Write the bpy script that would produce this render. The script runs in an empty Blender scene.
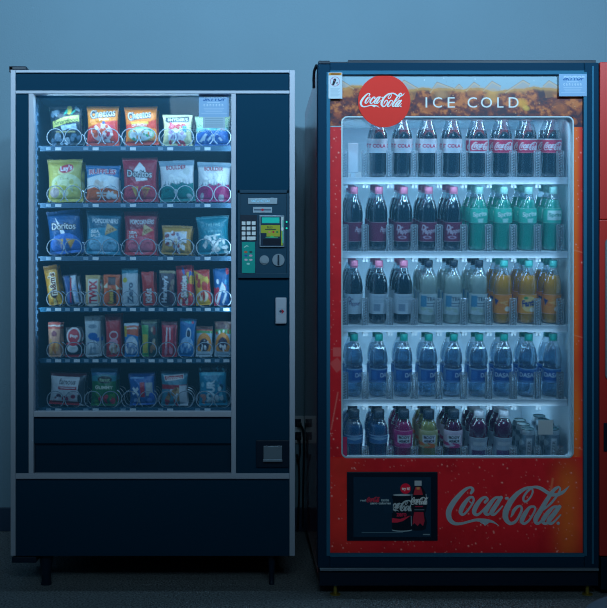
import bpy, bmesh, math, random
import numpy as np
from mathutils import Vector, Matrix
random.seed(7); rng = np.random.default_rng(7)
S = bpy.context.scene
COL = S.collection
PI = math.pi
F = 1036.0; CX = 248.0; CY = 304.0; ZC = 1.0035      # focal length in pixels, principal point, eye height

def PX(x, D): return (x - CX) * D / F
def PZ(y, D): return ZC + (CY - y) * D / F
def lin(c):
    if isinstance(c, str):
        c = c.lstrip('#'); c = [int(c[i:i+2], 16) / 255 for i in (0, 2, 4)]
    return tuple(v / 12.92 if v <= .04045 else ((v + .055) / 1.055) ** 2.4 for v in c)

# ------------------------------------------------------------------ materials
def newmat(name):
    m = bpy.data.materials.new(name); m.use_nodes = True
    nt = m.node_tree; nt.nodes.clear()
    return m, nt, nt.nodes.new('ShaderNodeOutputMaterial')
def principled(name, col, rough=.5, metal=0., spec=.5, bump=None, var=None, coat=0., attr=None, transmission=0., ior=1.45, emit=None, glow=0.):
    m, nt, out = newmat(name)
    b = nt.nodes.new('ShaderNodeBsdfPrincipled'); nt.links.new(b.outputs[0], out.inputs[0])
    c = lin(col)
    b.inputs['Base Color'].default_value = (*c, 1); b.inputs['Roughness'].default_value = rough
    b.inputs['Metallic'].default_value = metal; b.inputs['Specular IOR Level'].default_value = spec
    b.inputs['Coat Weight'].default_value = coat; b.inputs['Transmission Weight'].default_value = transmission
    b.inputs['IOR'].default_value = ior
    if emit:
        b.inputs['Emission Color'].default_value = (*lin(emit[0]), 1); b.inputs['Emission Strength'].default_value = emit[1]
    tc = nt.nodes.new('ShaderNodeTexCoord')
    if attr:
        a = nt.nodes.new('ShaderNodeAttribute'); a.attribute_name = attr
        nt.links.new(a.outputs['Color'], b.inputs['Base Color'])
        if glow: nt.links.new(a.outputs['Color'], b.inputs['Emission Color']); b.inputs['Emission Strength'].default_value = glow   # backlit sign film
    if var:                                       # (scale, amount)
        n = nt.nodes.new('ShaderNodeTexNoise'); n.inputs['Scale'].default_value = var[0]; n.inputs['Detail'].default_value = 6
        nt.links.new(tc.outputs['Object'], n.inputs['Vector'])
        r = nt.nodes.new('ShaderNodeValToRGB')
        r.color_ramp.elements[0].position = .3; r.color_ramp.elements[1].position = .7
        r.color_ramp.elements[0].color = (*[v * (1 - var[1]) for v in c], 1)
        r.color_ramp.elements[1].color = (*[min(1, v * (1 + var[1])) for v in c], 1)
        nt.links.new(n.outputs[0], r.inputs[0]); nt.links.new(r.outputs[0], b.inputs['Base Color'])
    if bump:                                      # (scale, strength, distance)
        n = nt.nodes.new('ShaderNodeTexNoise'); n.inputs['Scale'].default_value = bump[0]; n.inputs['Detail'].default_value = 3
        nt.links.new(tc.outputs['Object'], n.inputs['Vector'])
        bp = nt.nodes.new('ShaderNodeBump'); bp.inputs['Strength'].default_value = bump[1]; bp.inputs['Distance'].default_value = bump[2]
        nt.links.new(n.outputs[0], bp.inputs['Height']); nt.links.new(bp.outputs[0], b.inputs['Normal'])
    return m
def clear(name, tint, gloss=.06, rough=.04, milky=0., edge=.6, film=(.85, .92, .96), back=.5):
    """thin clear plastic or glass: transparent with fresnel gloss and a little milky diffuse"""
    m, nt, out = newmat(name)
    t = nt.nodes.new('ShaderNodeBsdfTransparent'); t.inputs[0].default_value = (*lin(tint), 1)
    g = nt.nodes.new('ShaderNodeBsdfGlossy'); g.inputs['Roughness'].default_value = rough
    lw = nt.nodes.new('ShaderNodeLayerWeight'); lw.inputs[0].default_value = .35
    mr = nt.nodes.new('ShaderNodeMapRange'); mr.inputs[3].default_value = gloss; mr.inputs[4].default_value = edge
    nt.links.new(lw.outputs['Facing'], mr.inputs[0])
    mx = nt.nodes.new('ShaderNodeMixShader')
    nt.links.new(mr.outputs[0], mx.inputs[0]); nt.links.new(g.outputs[0], mx.inputs[2])
    if milky:
        d = nt.nodes.new('ShaderNodeBsdfDiffuse'); d.inputs[0].default_value = (*film, 1)
        tl = nt.nodes.new('ShaderNodeBsdfTranslucent'); tl.inputs[0].default_value = (*film, 1)
        m3 = nt.nodes.new('ShaderNodeMixShader'); m3.inputs[0].default_value = back
        nt.links.new(d.outputs[0], m3.inputs[1]); nt.links.new(tl.outputs[0], m3.inputs[2])
        m2 = nt.nodes.new('ShaderNodeMixShader'); m2.inputs[0].default_value = milky
        nt.links.new(t.outputs[0], m2.inputs[1]); nt.links.new(m3.outputs[0], m2.inputs[2])
        nt.links.new(m2.outputs[0], mx.inputs[1])
    else:
        nt.links.new(t.outputs[0], mx.inputs[1])
    nt.links.new(mx.outputs[0], out.inputs[0])
    return m

def liquid(name, col, mixf=.5, rough=.15):
    m = principled(name, col, rough, coat=.4); nt = m.node_tree
    out = [n for n in nt.nodes if n.type == 'OUTPUT_MATERIAL'][0]; b = [n for n in nt.nodes if n.type == 'BSDF_PRINCIPLED'][0]
    t = nt.nodes.new('ShaderNodeBsdfTranslucent'); t.inputs[0].default_value = (*lin(col), 1)
    tr = nt.nodes.new('ShaderNodeBsdfTransparent'); tr.inputs[0].default_value = (*lin(col), 1)
    m1 = nt.nodes.new('ShaderNodeMixShader'); m1.inputs[0].default_value = .45
    nt.links.new(t.outputs[0], m1.inputs[1]); nt.links.new(tr.outputs[0], m1.inputs[2])
    m2 = nt.nodes.new('ShaderNodeMixShader'); m2.inputs[0].default_value = mixf
    nt.links.new(b.outputs[0], m2.inputs[1]); nt.links.new(m1.outputs[0], m2.inputs[2]); nt.links.new(m2.outputs[0], out.inputs[0])
    return m
M = dict(
    wall=principled('wall_paint', '#7a9aac', .75, bump=(150, .35, .004), var=(2.2, .03)),
    carpet=principled('carpet', '#98a0a4', .95, spec=.05, bump=(300, .9, .01), var=(140, .6)),
    baseboard=principled('baseboard_vinyl', '#27415a', .5),
    vinyl=principled('textured_black_vinyl', '#0a3a52', .65, spec=.08, bump=(520, .25, .001), var=(600, .08)),
    vinyl_dark=principled('dark_black_plastic', '#0a3348', .5, spec=.12, bump=(420, .15, .001)),
    alu=principled('brushed_aluminium', '#b4bccb', .55, .1, bump=(300, .05, .0005)),
    steel=principled('grey_steel', '#8fa0ae', .35, .5),
    wire=principled('chrome_wire', '#c2ced8', .25, .4),
    liner=principled('black_liner', '#1d5570', .7, spec=.2),
    rail=principled('grey_blue_rail', '#3c607a', .5),
    tag=principled('white_tag', '#dfe6ea', .6),
    tagdim=principled('grey_tag', '#8aa3b6', .6),
    black=principled('black_plastic', '#0a2438', .4, spec=.35),
    frame=principled('black_door_frame', '#0d3a54', .6, spec=.08),
    frame_in=principled('blue_grey_gasket', '#357494', .6, spec=.1),
    red=principled('red_paint', '#c02632', .22, coat=.6),
    redmat=principled('red_panel', '#d8332c', .4),
    white=principled('white_plastic', '#d0dde6', .45),
    cooler=principled('white_cooler_liner', '#c9dfea', .5),
    logo=principled('white_lettering', '#e2eef2', .5),
    print=principled('printed_film', '#ffffff', .38, spec=.4, attr='print'),
    matte=principled('printed_card', '#ffffff', .65, spec=.3, attr='print'),
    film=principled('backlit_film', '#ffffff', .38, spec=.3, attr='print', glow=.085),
    foil=principled('printed_foil', '#ffffff', .36, spec=.5, attr='print', bump=(90, .25, .003)),
    glass=clear('haze_tinted_glass', '#f4faff', .012, .02, milky=.06, edge=.2, film=(.22, .62, .9), back=0.),  # blue milky tint puts a haze veil into the panes, lifting dark interiors
    clear=clear('clear_bottle_plastic', '#eef6fa', .05, .06, edge=.75),
    guide=clear('clear_guide_plastic', '#f2f8fc', .10, .12, milky=.28, edge=.6),
    rib=clear('clear_guide_rib', '#f2f8fc', .12, .1, milky=.7, edge=.7),
    cola=principled('cola', '#16303f', .12, coat=.5),
    sprite=liquid('green_soda', '#3be0c4', .4),
    orange=liquid('orange_soda', '#ffa628', .12),
    lemon=liquid('cloudy_lemonade', '#dce6da', .35),
    water=clear('water', '#d8ebf7', .08, .05, milky=.09, edge=.6, film=(.75, .9, 1.)),
    bluedrink=liquid('blue_drink', '#3f7fb8', 0.5),
    pinkdrink=liquid('magenta_drink', '#d02a80', 0.45),
    yellowdrink=liquid('yellow_drink', '#d0c878', 0.45),
    purpledrink=liquid('purple_drink', '#7a2c62', 0.45),
    cap_pink=principled('pink_cap', '#e488aa', .4),
    cap_black=principled('black_cap', '#1b2f40', .4),
    cap_green=principled('green_cap', '#119a90', .4),
    cap_teal=principled('teal_cap', '#4fc3bd', .4),
    cap_mint=principled('mint_cap', '#a6e3dc', .4),
    cap_white=principled('white_cap', '#b9c3cf', .4),
    can=principled('silver_can', '#b8c6ce', .3, .7),
    canlid=principled('can_lid', '#2f6870', .3, .6),
    brass=principled('brass', '#b9a04a', .4, .7),
    stool=principled('pale_blue_fabric', '#7f96aa', .9, bump=(200, .2, .002)),
    wood=principled('dark_wood', '#3a4650', .6),
    screen_on=principled('lit_display_text', '#7fd8ff', .5, emit=('#8fe0ff', .25)),
    led=principled('green_led', '#19d8b0', .4, emit=('#19d8b0', .5)),
    cord=principled('black_cord', '#0d1d2b', .5),
)

# ------------------------------------------------------------------ mesh building
class MB:
    def __init__(s): s.bm = bmesh.new()
    def box(s, x0, x1, y0, y1, z0, z1, bev=0., seg=2):
        b = bmesh.new()
        bmesh.ops.create_cube(b, size=1, matrix=Matrix.Translation(((x0+x1)/2, (y0+y1)/2, (z0+z1)/2)) @ Matrix.Diagonal((abs(x1-x0), abs(y1-y0), abs(z1-z0), 1)))
        if bev: bmesh.ops.bevel(b, geom=b.edges[:], offset=bev, segments=seg, affect='EDGES', profile=.6)
        return s._add(b)
    def px(s, x0, y0, x1, y1, D0, D1, bev=0.):
        """box whose front face covers pixels x0..x1, y0..y1 on the plane D0; it runs straight back to D1"""
        return s.box(PX(x0, D0), PX(x1, D0), D0, D1, PZ(y1, D0), PZ(y0, D0), bev)
    def _add(s, b):
        me = bpy.data.meshes.new('tmp'); b.to_mesh(me); b.free(); s.bm.from_mesh(me); bpy.data.meshes.remove(me); return s
    def prism(s, pts, D0, D1):
        """outline pts [(X, Z)] extruded from D0 back to D1"""
        f = [s.bm.verts.new((x, D0, z)) for x, z in pts]; r = [s.bm.verts.new((x, D1, z)) for x, z in pts]
        n = len(pts)
        s.bm.faces.new(f); s.bm.faces.new(r[::-1])
        for i in range(n): s.bm.faces.new((f[i], r[i], r[(i+1) % n], f[(i+1) % n]))
        return s
    def disc(s, X, Z, r, D0, D1, n=40):
        return s.prism([(X + r*math.cos(2*PI*i/n), Z + r*math.sin(2*PI*i/n)) for i in range(n)], D0, D1)
    def lathe(s, prof, n=24, center=(0, 0, 0), cap=True):
        rows = []
        for r, z in prof:
            rows.append([s.bm.verts.new((center[0] + r*math.cos(2*PI*i/n), center[1] + r*math.sin(2*PI*i/n), center[2] + z)) for i in range(n)])
        for a, b in zip(rows, rows[1:]):
            for i in range(n): s.bm.faces.new((a[i], a[(i+1) % n], b[(i+1) % n], b[i]))
        if cap: s.bm.faces.new(rows[0][::-1]); s.bm.faces.new(rows[-1])
        return s
    def tube(s, pts, r, n=7):
        pts = [Vector(p) for p in pts]; rows = []
        t0 = (pts[1] - pts[0]).normalized(); up = Vector((0, 0, 1)) if abs(t0.z) < .9 else Vector((1, 0, 0))
        nrm = (up - t0*up.dot(t0)).normalized()
        for i, p in enumerate(pts):
            t = (pts[min(i+1, len(pts)-1)] - pts[max(i-1, 0)]).normalized()
            nrm = (nrm - t*nrm.dot(t)).normalized(); bn = t.cross(nrm)
            rows.append([s.bm.verts.new(p + (nrm*math.cos(2*PI*k/n) + bn*math.sin(2*PI*k/n))*r) for k in range(n)])
        for a, b in zip(rows, rows[1:]):
            for k in range(n): s.bm.faces.new((a[k], b[k], b[(k+1) % n], a[(k+1) % n]))
        s.bm.faces.new(rows[0]); s.bm.faces.new(rows[-1][::-1])
        return s
    def build(s, name, mat, parent=None, smooth=False, origin=None, mods=None):
        o0 = Vector(origin) if origin is not None else (Vector(parent['_o']) if parent is not None and '_o' in parent else Vector((0, 0, 0)))
        bmesh.ops.recalc_face_normals(s.bm, faces=s.bm.faces[:])
        me = bpy.data.meshes.new(name)
        for v in s.bm.verts: v.co -= o0
        s.bm.to_mesh(me); s.bm.free()
        return link(name, me, mat, parent, smooth, o0)

def link(name, me, mat, parent, smooth, o0):
    me.materials.append(M[mat] if isinstance(mat, str) else mat)
    if smooth:
        me.polygons.foreach_set('use_smooth', np.ones(len(me.polygons), dtype=bool))
        me.set_sharp_from_angle(angle=math.radians(40))
    o = bpy.data.objects.new(name, me); COL.objects.link(o)
    if parent is not None: o.parent = parent
    else: o.location = o0
    o['_o'] = tuple(o0)
    return o
def thing(name, label, cat, loc, group=None):
    o = bpy.data.objects.new(name, None); COL.objects.link(o); o.empty_display_size = .05
    o.location = loc; o['_o'] = tuple(loc); return tag(o, label, cat, group)
def tag(o, label, cat, group=None):
    o['label'] = label; o['category'] = cat
    if group: o['group'] = group
    return o
def struct(o): o['kind'] = 'structure'; return o
def dup(root, loc, label=None, group=None, rot=None):
    c = root.copy(); COL.objects.link(c); c.location = loc
    if rot is not None: c.rotation_euler = rot
    if label: c['label'] = label
    if group: c['group'] = group
    for ch in list(root.children):
        d = ch.copy(); COL.objects.link(d); d.parent = c
        for g in list(ch.children):
            e = g.copy(); COL.objects.link(e); e.parent = d
    return c

# ------------------------------------------------------------------ painting printed graphics on fine grids
_tc = {}
def text_tris(s, bold=0., shear=0.):
    k = (s, bold, shear)
    if k not in _tc:
        cu = bpy.data.curves.new('txt', 'FONT'); cu.body = s; cu.offset = bold; cu.shear = shear; cu.resolution_u = 4
        ob = bpy.data.objects.new('txt', cu); COL.objects.link(ob)
        me = ob.to_mesh(); me.calc_loop_triangles()
        v = np.zeros(len(me.vertices)*3); me.vertices.foreach_get('co', v); v = v.reshape(-1, 3)[:, :2]
        t = np.zeros(len(me.loop_triangles)*3, dtype=np.int32); me.loop_triangles.foreach_get('vertices', t)
        _tc[k] = (v.copy(), t.reshape(-1, 3).copy())
        ob.to_mesh_clear(); bpy.data.objects.remove(ob); bpy.data.curves.remove(cu)
    return _tc[k]

# the flowing script wordmark, as brush strokes (x, y, width), y down
def _b(l): return [(x + 520.3, y, w) for x, y, w in l]
SCRIPT = [
    [(248,114,26),(262,92,34),(258,72,28),(235,66,22),(200,82,32),(150,127,44),(95,192,54),(55,262,58),(53,318,52),(76,358,44),(115,377,32),(170,374,26),(230,359,25),(290,345,28),(345,348,38),(390,352,36),(430,358,24),(465,374,14),(495,396,3)],
    [(345,358,40),(362,372,26),(371,394,4)], [(371,394,4),(382,374,26),(400,360,24)],
    [(262,148,22),(230,157,30),(188,207,44),(162,255,46),(158,285,38),(182,297,24),(217,265,22),(255,212,20),(272,172,22),(262,148,22)],
    [(268,200,12),(245,196,13),(234,182,11)],
    [(372,192,30),(392,168,28),(375,150,24),(340,165,34),(300,215,46),(276,265,46),(282,292,38),(308,299,26),(350,265,22),(400,210,18)],
    [(500,150,22),(460,157,28),(415,207,44),(382,260,46),(376,288,38),(402,297,24),(440,258,22),(492,190,22)],
    [(512,152,38),(470,215,44),(432,272,46),(436,296,34),(466,288,22),(525,225,14)],
    [(556,158,27),(578,158,27)],
    _b([(258,62,20),(200,77,32),(130,125,46),(75,190,56),(38,260,60),(30,315,56),(46,354,46),(76,374,34),(116,360,28),(150,312,24),(174,255,24),(165,227,22),(140,229,26),(106,262,34),(92,295,26),(78,320,8)]),
    _b([(262,70,20),(270,102,18),(250,150,18),(215,184,20),(192,180,22),(190,150,22),(215,110,22),(250,75,22)]),
    _b([(250,65,18),(300,62,28),(345,75,36),(395,106,36),(440,126,36),(490,126,34),(535,107,30),(570,76,16),(592,52,3)]),
    _b([(285,230,22),(245,236,28),(205,287,44),(179,335,46),(175,360,38),(200,375,26),(240,345,22),(276,290,20),(293,250,22),(283,230,22)]),
    _b([(495,60,22),(455,90,36),(400,165,42),(345,255,48),(302,325,50),(296,360,40),(320,374,28),(352,346,20)]),
    _b([(495,60,20),(512,75,18),(490,127,22),(430,202,22),(365,256,18)]),
    _b([(490,230,24),(450,237,28),(400,287,44),(366,335,46),(358,360,38),(386,375,26),(426,335,22),(482,262,22)]),
    _b([(505,230,40),(460,290,46),(416,344,48),(418,370,36),(450,367,24),(516,300,14)]),
    _b([(494,372,34),(496,372,34)]),
]
def smooth_stroke(st, k=6):
    a = np.array(st, float); n = len(a); out = []
    for i in range(n-1):
        p0, p1, p2, p3 = a[max(i-1, 0)], a[i], a[i+1], a[min(i+2, n-1)]
        for t in np.arange(k)/k:
            out.append(.5*((2*p1) + (-p0+p2)*t + (2*p0-5*p1+4*p2-p3)*t*t + (-p0+3*p1-3*p2+p3)*t**3))
    out.append(a[-1]); return np.array(out)
SCRIPT_S = [smooth_stroke(s) for s in SCRIPT]
SW, SH = 1112.0, 352.0; SX0, SY0 = 24.0, 46.0

def fbm(x, y, seed, octs=4):
    out = np.zeros_like(x); amp = 1.; tot = 0.
    r = np.random.default_rng(seed)
    for o in range(octs):
        tab = r.random((64, 64)); xi = np.floor(x).astype(int); yi = np.floor(y).astype(int)
        fx = x-xi; fy = y-yi; fx = fx*fx*(3-2*fx); fy = fy*fy*(3-2*fy)
        g = lambda i, j: tab[(yi+j) % 64, (xi+i) % 64]
        out += amp*((g(0,0)*(1-fx)+g(1,0)*fx)*(1-fy)+(g(0,1)*(1-fx)+g(1,1)*fx)*fy); tot += amp
        amp *= .5; x = x*2.03+7.1; y = y*2.03+3.7
    return out/tot

class Paint:
    """a printed picture, in its own units, sampled at grid vertices (nx x ny)"""
    def __init__(s, x0, y0, x1, y1, nx, ny, bg, ss=3):
        s.b = (x0, y0, x1, y1); s.nx, s.ny, s.ss = nx, ny, ss
        W, H = nx*ss, ny*ss; s.W, s.H = W, H
        dx = (x1-x0)/(nx-1); dy = (y1-y0)/(ny-1)
        xs = x0 - dx/2 + (np.arange(W)+.5)*dx/ss; ys = y0 - dy/2 + (np.arange(H)+.5)*dy/ss
        s.xs, s.ys = xs, ys; s.X, s.Y = np.meshgrid(xs, ys)
        s.A = np.empty((H, W, 3)); s.A[:] = lin(bg)
    def _put(s, m, c, a=1.):
        c = np.array(lin(c)); s.A[m] = s.A[m]*(1-a) + c*a
    def r(s, x0, y0, x1, y1, c, a=1.): s._put((s.X >= x0) & (s.X <= x1) & (s.Y >= y0) & (s.Y <= y1), c, a); return s
    def e(s, cx, cy, rx, ry, c, rot=0., a=1.):
        t = math.radians(rot); u = (s.X-cx)*math.cos(t)+(s.Y-cy)*math.sin(t); v = -(s.X-cx)*math.sin(t)+(s.Y-cy)*math.cos(t)
        s._put((u/rx)**2+(v/ry)**2 <= 1, c, a); return s
    def p(s, pts, c, a=1.):
        m = np.zeros(s.X.shape, bool); n = len(pts)
        for i in range(n):
            xa, ya = pts[i]; xb, yb = pts[(i+1) % n]
            if ya == yb: continue
            m ^= ((ya > s.Y) != (yb > s.Y)) & (s.X < (xb-xa)*(s.Y-ya)/(yb-ya)+xa)
        s._put(m, c, a); return s
    def _tri(s, v, t, c, a=1.):
        m = np.zeros(s.X.shape, bool)
        for i, j, k in t:
            (ax, ay), (bx, by), (cx, cy) = v[i], v[j], v[k]
            d = (bx-ax)*(cy-ay)-(by-ay)*(cx-ax)
            if abs(d) < 1e-12: continue
            i0, i1 = np.searchsorted(s.xs, [min(ax, bx, cx), max(ax, bx, cx)]); j0, j1 = np.searchsorted(s.ys, [min(ay, by, cy), max(ay, by, cy)])
            if i1 <= i0 or j1 <= j0: continue
            X = s.X[j0:j1, i0:i1]; Y = s.Y[j0:j1, i0:i1]
            w0 = ((bx-X)*(cy-Y)-(by-Y)*(cx-X))/d; w1 = ((cx-X)*(ay-Y)-(cy-Y)*(ax-X))/d; w2 = 1-w0-w1
            m[j0:j1, i0:i1] |= (w0 >= -1e-6) & (w1 >= -1e-6) & (w2 >= -1e-6)
        s._put(m, c, a)
    def t(s, txt, x0, y0, x1, y1, c, rot=0, bold=.0, shear=0., a=1., arc=0.):
        v, t = text_tris(txt, bold, shear); q = v.copy()
        th = math.radians(rot); q = np.stack([v[:, 0]*math.cos(th)-v[:, 1]*math.sin(th), v[:, 0]*math.sin(th)+v[:, 1]*math.cos(th)], 1)
        lo, hi = q.min(0), q.max(0); q = (q-lo)/(hi-lo)
        P = np.stack([x0+q[:, 0]*(x1-x0), y1-q[:, 1]*(y1-y0)], 1)
        if arc: P[:, 1] += arc*(2*q[:, 0]-1)**2
        s._tri(P, t, c, a); return s
    def script(s, x0, y0, x1, y1, c, a=1., fat=1.):
        """the flowing script wordmark fitted to a box"""
        kx = (x1-x0)/SW; ky = (y1-y0)/SH; m = np.zeros(s.X.shape, bool)
        for st in SCRIPT_S:
            for x, y, w in st:
                cx = x0+(x-SX0)*kx; cy = y0+(y-SY0)*ky; rx = max(.6, w*fat/2)*abs(kx); ry = max(.6, w*fat/2)*abs(ky)
                i0, i1 = np.searchsorted(s.xs, [cx-rx, cx+rx]); j0, j1 = np.searchsorted(s.ys, [cy-ry, cy+ry])
                X = s.X[j0:j1, i0:i1]; Y = s.Y[j0:j1, i0:i1]
                m[j0:j1, i0:i1] |= ((X-cx)/rx)**2+((Y-cy)/ry)**2 <= 1
        s._put(m, c, a); return s
    def line(s, x0, y0, x1, y1, w, c, a=1.):
        d = math.hypot(x1-x0, y1-y0); nx, ny = -(y1-y0)/d*w/2, (x1-x0)/d*w/2
        return s.p([(x0+nx, y0+ny), (x1+nx, y1+ny), (x1-nx, y1-ny), (x0-nx, y0-ny)], c, a)
    def ring(s, cx, cy, r, w, c, a=1.):
        d = np.hypot(s.X-cx, s.Y-cy); s._put((d < r+w/2) & (d > r-w/2), c, a); return s
    def blobs(s, x0, y0, x1, y1, n, r, cols, seed=1, a=1.):
        R = random.Random(seed)
        for i in range(n):
            s.e(R.uniform(x0, x1), R.uniform(y0, y1), r*R.uniform(.5, 1.2), r*R.uniform(.5, 1.2), R.choice(cols), R.uniform(0, 180), a)
        return s
    def grad(s, m, c): s.A = s.A*(1-m[..., None]) + np.array(lin(c))*m[..., None]; return s
    def out(s): return s.A.reshape(s.ny, s.ss, s.nx, s.ss, 3).mean((1, 3))

def grid_part(name, paints, surf, mat, parent, smooth=False, hole=None):
    """one mesh made of one grid per Paint; surf(x, y) -> world points; colours in the attribute 'print'"""
    V, Fc, C = [], [], []; base = 0
    for P in paints:
        x0, y0, x1, y1 = P.b
        X, Y = np.meshgrid(np.linspace(x0, x1, P.nx), np.linspace(y0, y1, P.ny))
        V.append(surf(X, Y).reshape(-1, 3)); C.append(P.out().reshape(-1, 3))
        idx = np.arange(P.nx*P.ny).reshape(P.ny, P.nx) + base
        q = np.stack([idx[:-1, :-1], idx[1:, :-1], idx[1:, 1:], idx[:-1, 1:]], -1).reshape(-1, 4); base += P.nx*P.ny
        if hole: q = q[~hole(X[:-1, :-1], Y[:-1, :-1]).reshape(-1)]
        Fc.append(q)
    return raw_mesh(name, np.concatenate(V), np.concatenate(Fc), np.concatenate(C), mat, parent, smooth)
def raw_mesh(name, V, Q, C, mat, parent, smooth, o0=None):
    if o0 is None: o0 = Vector(parent['_o']) if parent is not None else Vector((0, 0, 0))
    V = V - np.array(o0)
    me = bpy.data.meshes.new(name)
    me.vertices.add(len(V)); me.vertices.foreach_set('co', V.astype(np.float32).ravel())
    me.loops.add(len(Q)*4); me.loops.foreach_set('vertex_index', Q.astype(np.int32).ravel())
    me.polygons.add(len(Q)); me.polygons.foreach_set('loop_start', np.arange(len(Q), dtype=np.int32)*4)
    me.update(calc_edges=True)
    a = me.color_attributes.new('print', 'FLOAT_COLOR', 'POINT')
    a.data.foreach_set('color', np.concatenate([C, np.ones((len(C), 1))], 1).astype(np.float32).ravel())
    me.validate()
    return link(name, me, mat, parent, smooth, o0)
def flat(D): return lambda X, Y: np.stack([(X-CX)*D/F, np.full_like(X, D), ZC+(CY-Y)*D/F], -1)
def sheet(name, P, D, th, mat, parent):
    """printed sheet of real thickness: a printed front and a plain body"""
    x0, y0, x1, y1 = P.b
    o = grid_part(name, [P], flat(D), mat, parent)
    return o

# ------------------------------------------------------------------ the room
WD = 4.58                                                  # distance of the back wall
b = MB(); b.box(-4, 5, WD, WD+.1, 0, 3.0); struct(b.build('wall_back', 'wall'))
b = MB(); b.box(-4, 5, -1.5, WD+.1, -.06, 0); struct(b.build('floor', 'carpet'))
b = MB(); b.box(-4, 5, WD-.012, WD, 0, .105, .004); struct(b.build('baseboard_back', 'baseboard'))

# ------------------------------------------------------------------ snack machine
D0 = 3.66
sn = thing('snack_vending_machine', 'black snack vending machine with silver trim and six trays of snacks behind glass', 'vending machine', (PX(152, D0), 4.05, 0))
BK = 4.50
xL, xR = PX(10.5, D0), PX(295, D0); zT, zB = PZ(70.5, D0), PZ(556, D0)
b = MB()
b.box(xL+.012, xL+.034, D0+.045, BK, zB+.005, zT); b.box(xR-.034, xR-.012, D0+.045, BK, zB+.005, zT)
b.box(xL+.012, xR-.012, D0+.045, BK, zT-.022, zT); b.box(xL+.012, xR-.012, D0+.045, BK, zB+.005, zB+.03)
b.box(xL+.012, xR-.012, BK-.02, BK, zB+.005, zT)
b.build('cabinet', 'vinyl_dark', sn)
iL, iR = PX(31, D0), PX(233, D0); iT, iB = PZ(92, D0), PZ(416, D0)
b = MB()
b.box(iL-.012, iL, D0+.045, 4.44, iB-.1, iT+.012); b.box(iR, iR+.012, D0+.045, 4.44, iB-.1, iT+.012)
b.box(iL-.012, iR+.012, 4.43, 4.445, iB-.1, iT+.012); b.box(iL, iR, D0+.06, 4.43, iT, iT+.012); b.box(iL, iR, D0+.045, 4.43, iB-.06, iB-.05)
b.build('inner_liner', 'liner', sn)
b = MB()                                                    # slotted tray standard on the left inner wall
b.box(iL, iL+.006, D0+.075, D0+.1, iB, iT, .001)
for i in range(36): b.box(iL+.005, iL+.009, D0+.078, D0+.097, iB+.02+i*.031, iB+.032+i*.031)
b.build('tray_standard', 'rail', sn)
b = MB()                                                    # aluminium trims
b.px(10.5, 70, 15.5, 556, D0-.008, D0+.04, .002); b.px(289.5, 70, 295, 556, D0-.008, D0+.04, .002)
b.px(15.5, 70, 289.5, 72.6, D0-.008, D0+.04, .0015); b.px(15.5, 473.5, 289.5, 479, D0-.008, D0+.03, .002)
b.px(15.5, 90.5, 289.5, 93.5, D0-.006, D0+.03, .0015)
b.build('outer_trim', 'alu', sn)
b = MB()
b.px(28.5, 93.5, 33.5, 473.5, D0-.006, D0+.03, .002); b.px(231.2, 93.5, 236, 473.5, D0-.006, D0+.03, .002)
b.px(33.5, 411.5, 231.2, 417, D0-.006, D0+.03, .002)
b.build('window_trim', 'alu', sn)
b = MB(); b.px(15.5, 72.6, 289.5, 90.5, D0, D0+.04, .001); b.build('header_panel', 'vinyl', sn)
b = MB(); b.px(15.5, 93.5, 28.5, 473.5, D0, D0+.04, .001); b.build('left_panel', 'vinyl', sn)
b = MB(); b.px(236, 93.5, 289.5, 473.5, D0, D0+.04, .001); b.build('control_column', 'vinyl', sn)
b = MB(); b.px(15.5, 479, 289.5, 556, D0, D0+.04, .001); b.build('kick_panel', 'vinyl', sn)
b = MB(); b.px(33.5, 417, 231.2, 443.5, D0+.004, D0+.04, .001); b.build('delivery_panel', 'vinyl', sn)
b = MB(); b.px(34, 443.5, 231, 473.5, D0+.014, D0+.04, .001); dd = b.build('delivery_door', 'vinyl_dark', sn)
v, t = text_tris('PUSH', .02); bmx = bmesh.new(); lo, hi = v.min(0), v.max(0)
b = MB(); q = (v-lo)/(hi-lo)
vs = [b.bm.verts.new((PX(113+x*43, D0), D0+.0125, PZ(467.5-y*12, D0))) for x, y in q]
for tri in t:
    try: b.bm.faces.new([vs[i] for i in tri])
    except ValueError: pass
e = bmesh.ops.extrude_face_region(b.bm, geom=b.bm.faces[:]); bmx.free()
for g in e['geom']:
    if isinstance(g, bmesh.types.BMVert): g.co.y += .002
b.build('push_lettering', 'vinyl_dark', dd)
b = MB(); b.px(33.5, 93.5, 231.2, 411.5, D0+.02, D0+.025); b.build('window_pane', 'glass', sn)
b = MB(); b.px(9, 66, 26, 70.2, D0-.004, D0+.06, .003); b.px(9, 66, 13, 72, D0-.004, D0+.02, .002); b.build('top_hinge', 'black', sn)
b = MB(); b.px(11.5, 557, 36, 563, D0, D0+.06, .003); b.build('bottom_hinge', 'black', sn)
def leg(x0, x1, x2, x3, D):
    b = MB(); zt, zf = PZ(556, D0)+.006, 0
    c = PX((x0+x1)/2, D); rt = (PX(x1, D)-PX(x0, D))/2; rb = (PX(x3, D)-PX(x2, D))/2
    b.lathe([(rb*1.15, 0), (rb*1.15, .008), (rb, .01), (rb, .03), (rt, zt*.8), (rt, zt)], 20, (c, D+.05, 0))
    return b
leg(36.5, 50.5, 39, 48.5, D0).build('leg', 'black', sn, True); leg(268, 276, 269.5, 274.5, D0).build('leg', 'black', sn, True)
for xx in (xL+.12, xR-.12):
    b = MB(); b.lathe([(.02, 0), (.02, zB+.006)], 16, (xx, BK-.1, 0)); b.build('leg', 'black', sn, True)

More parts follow.
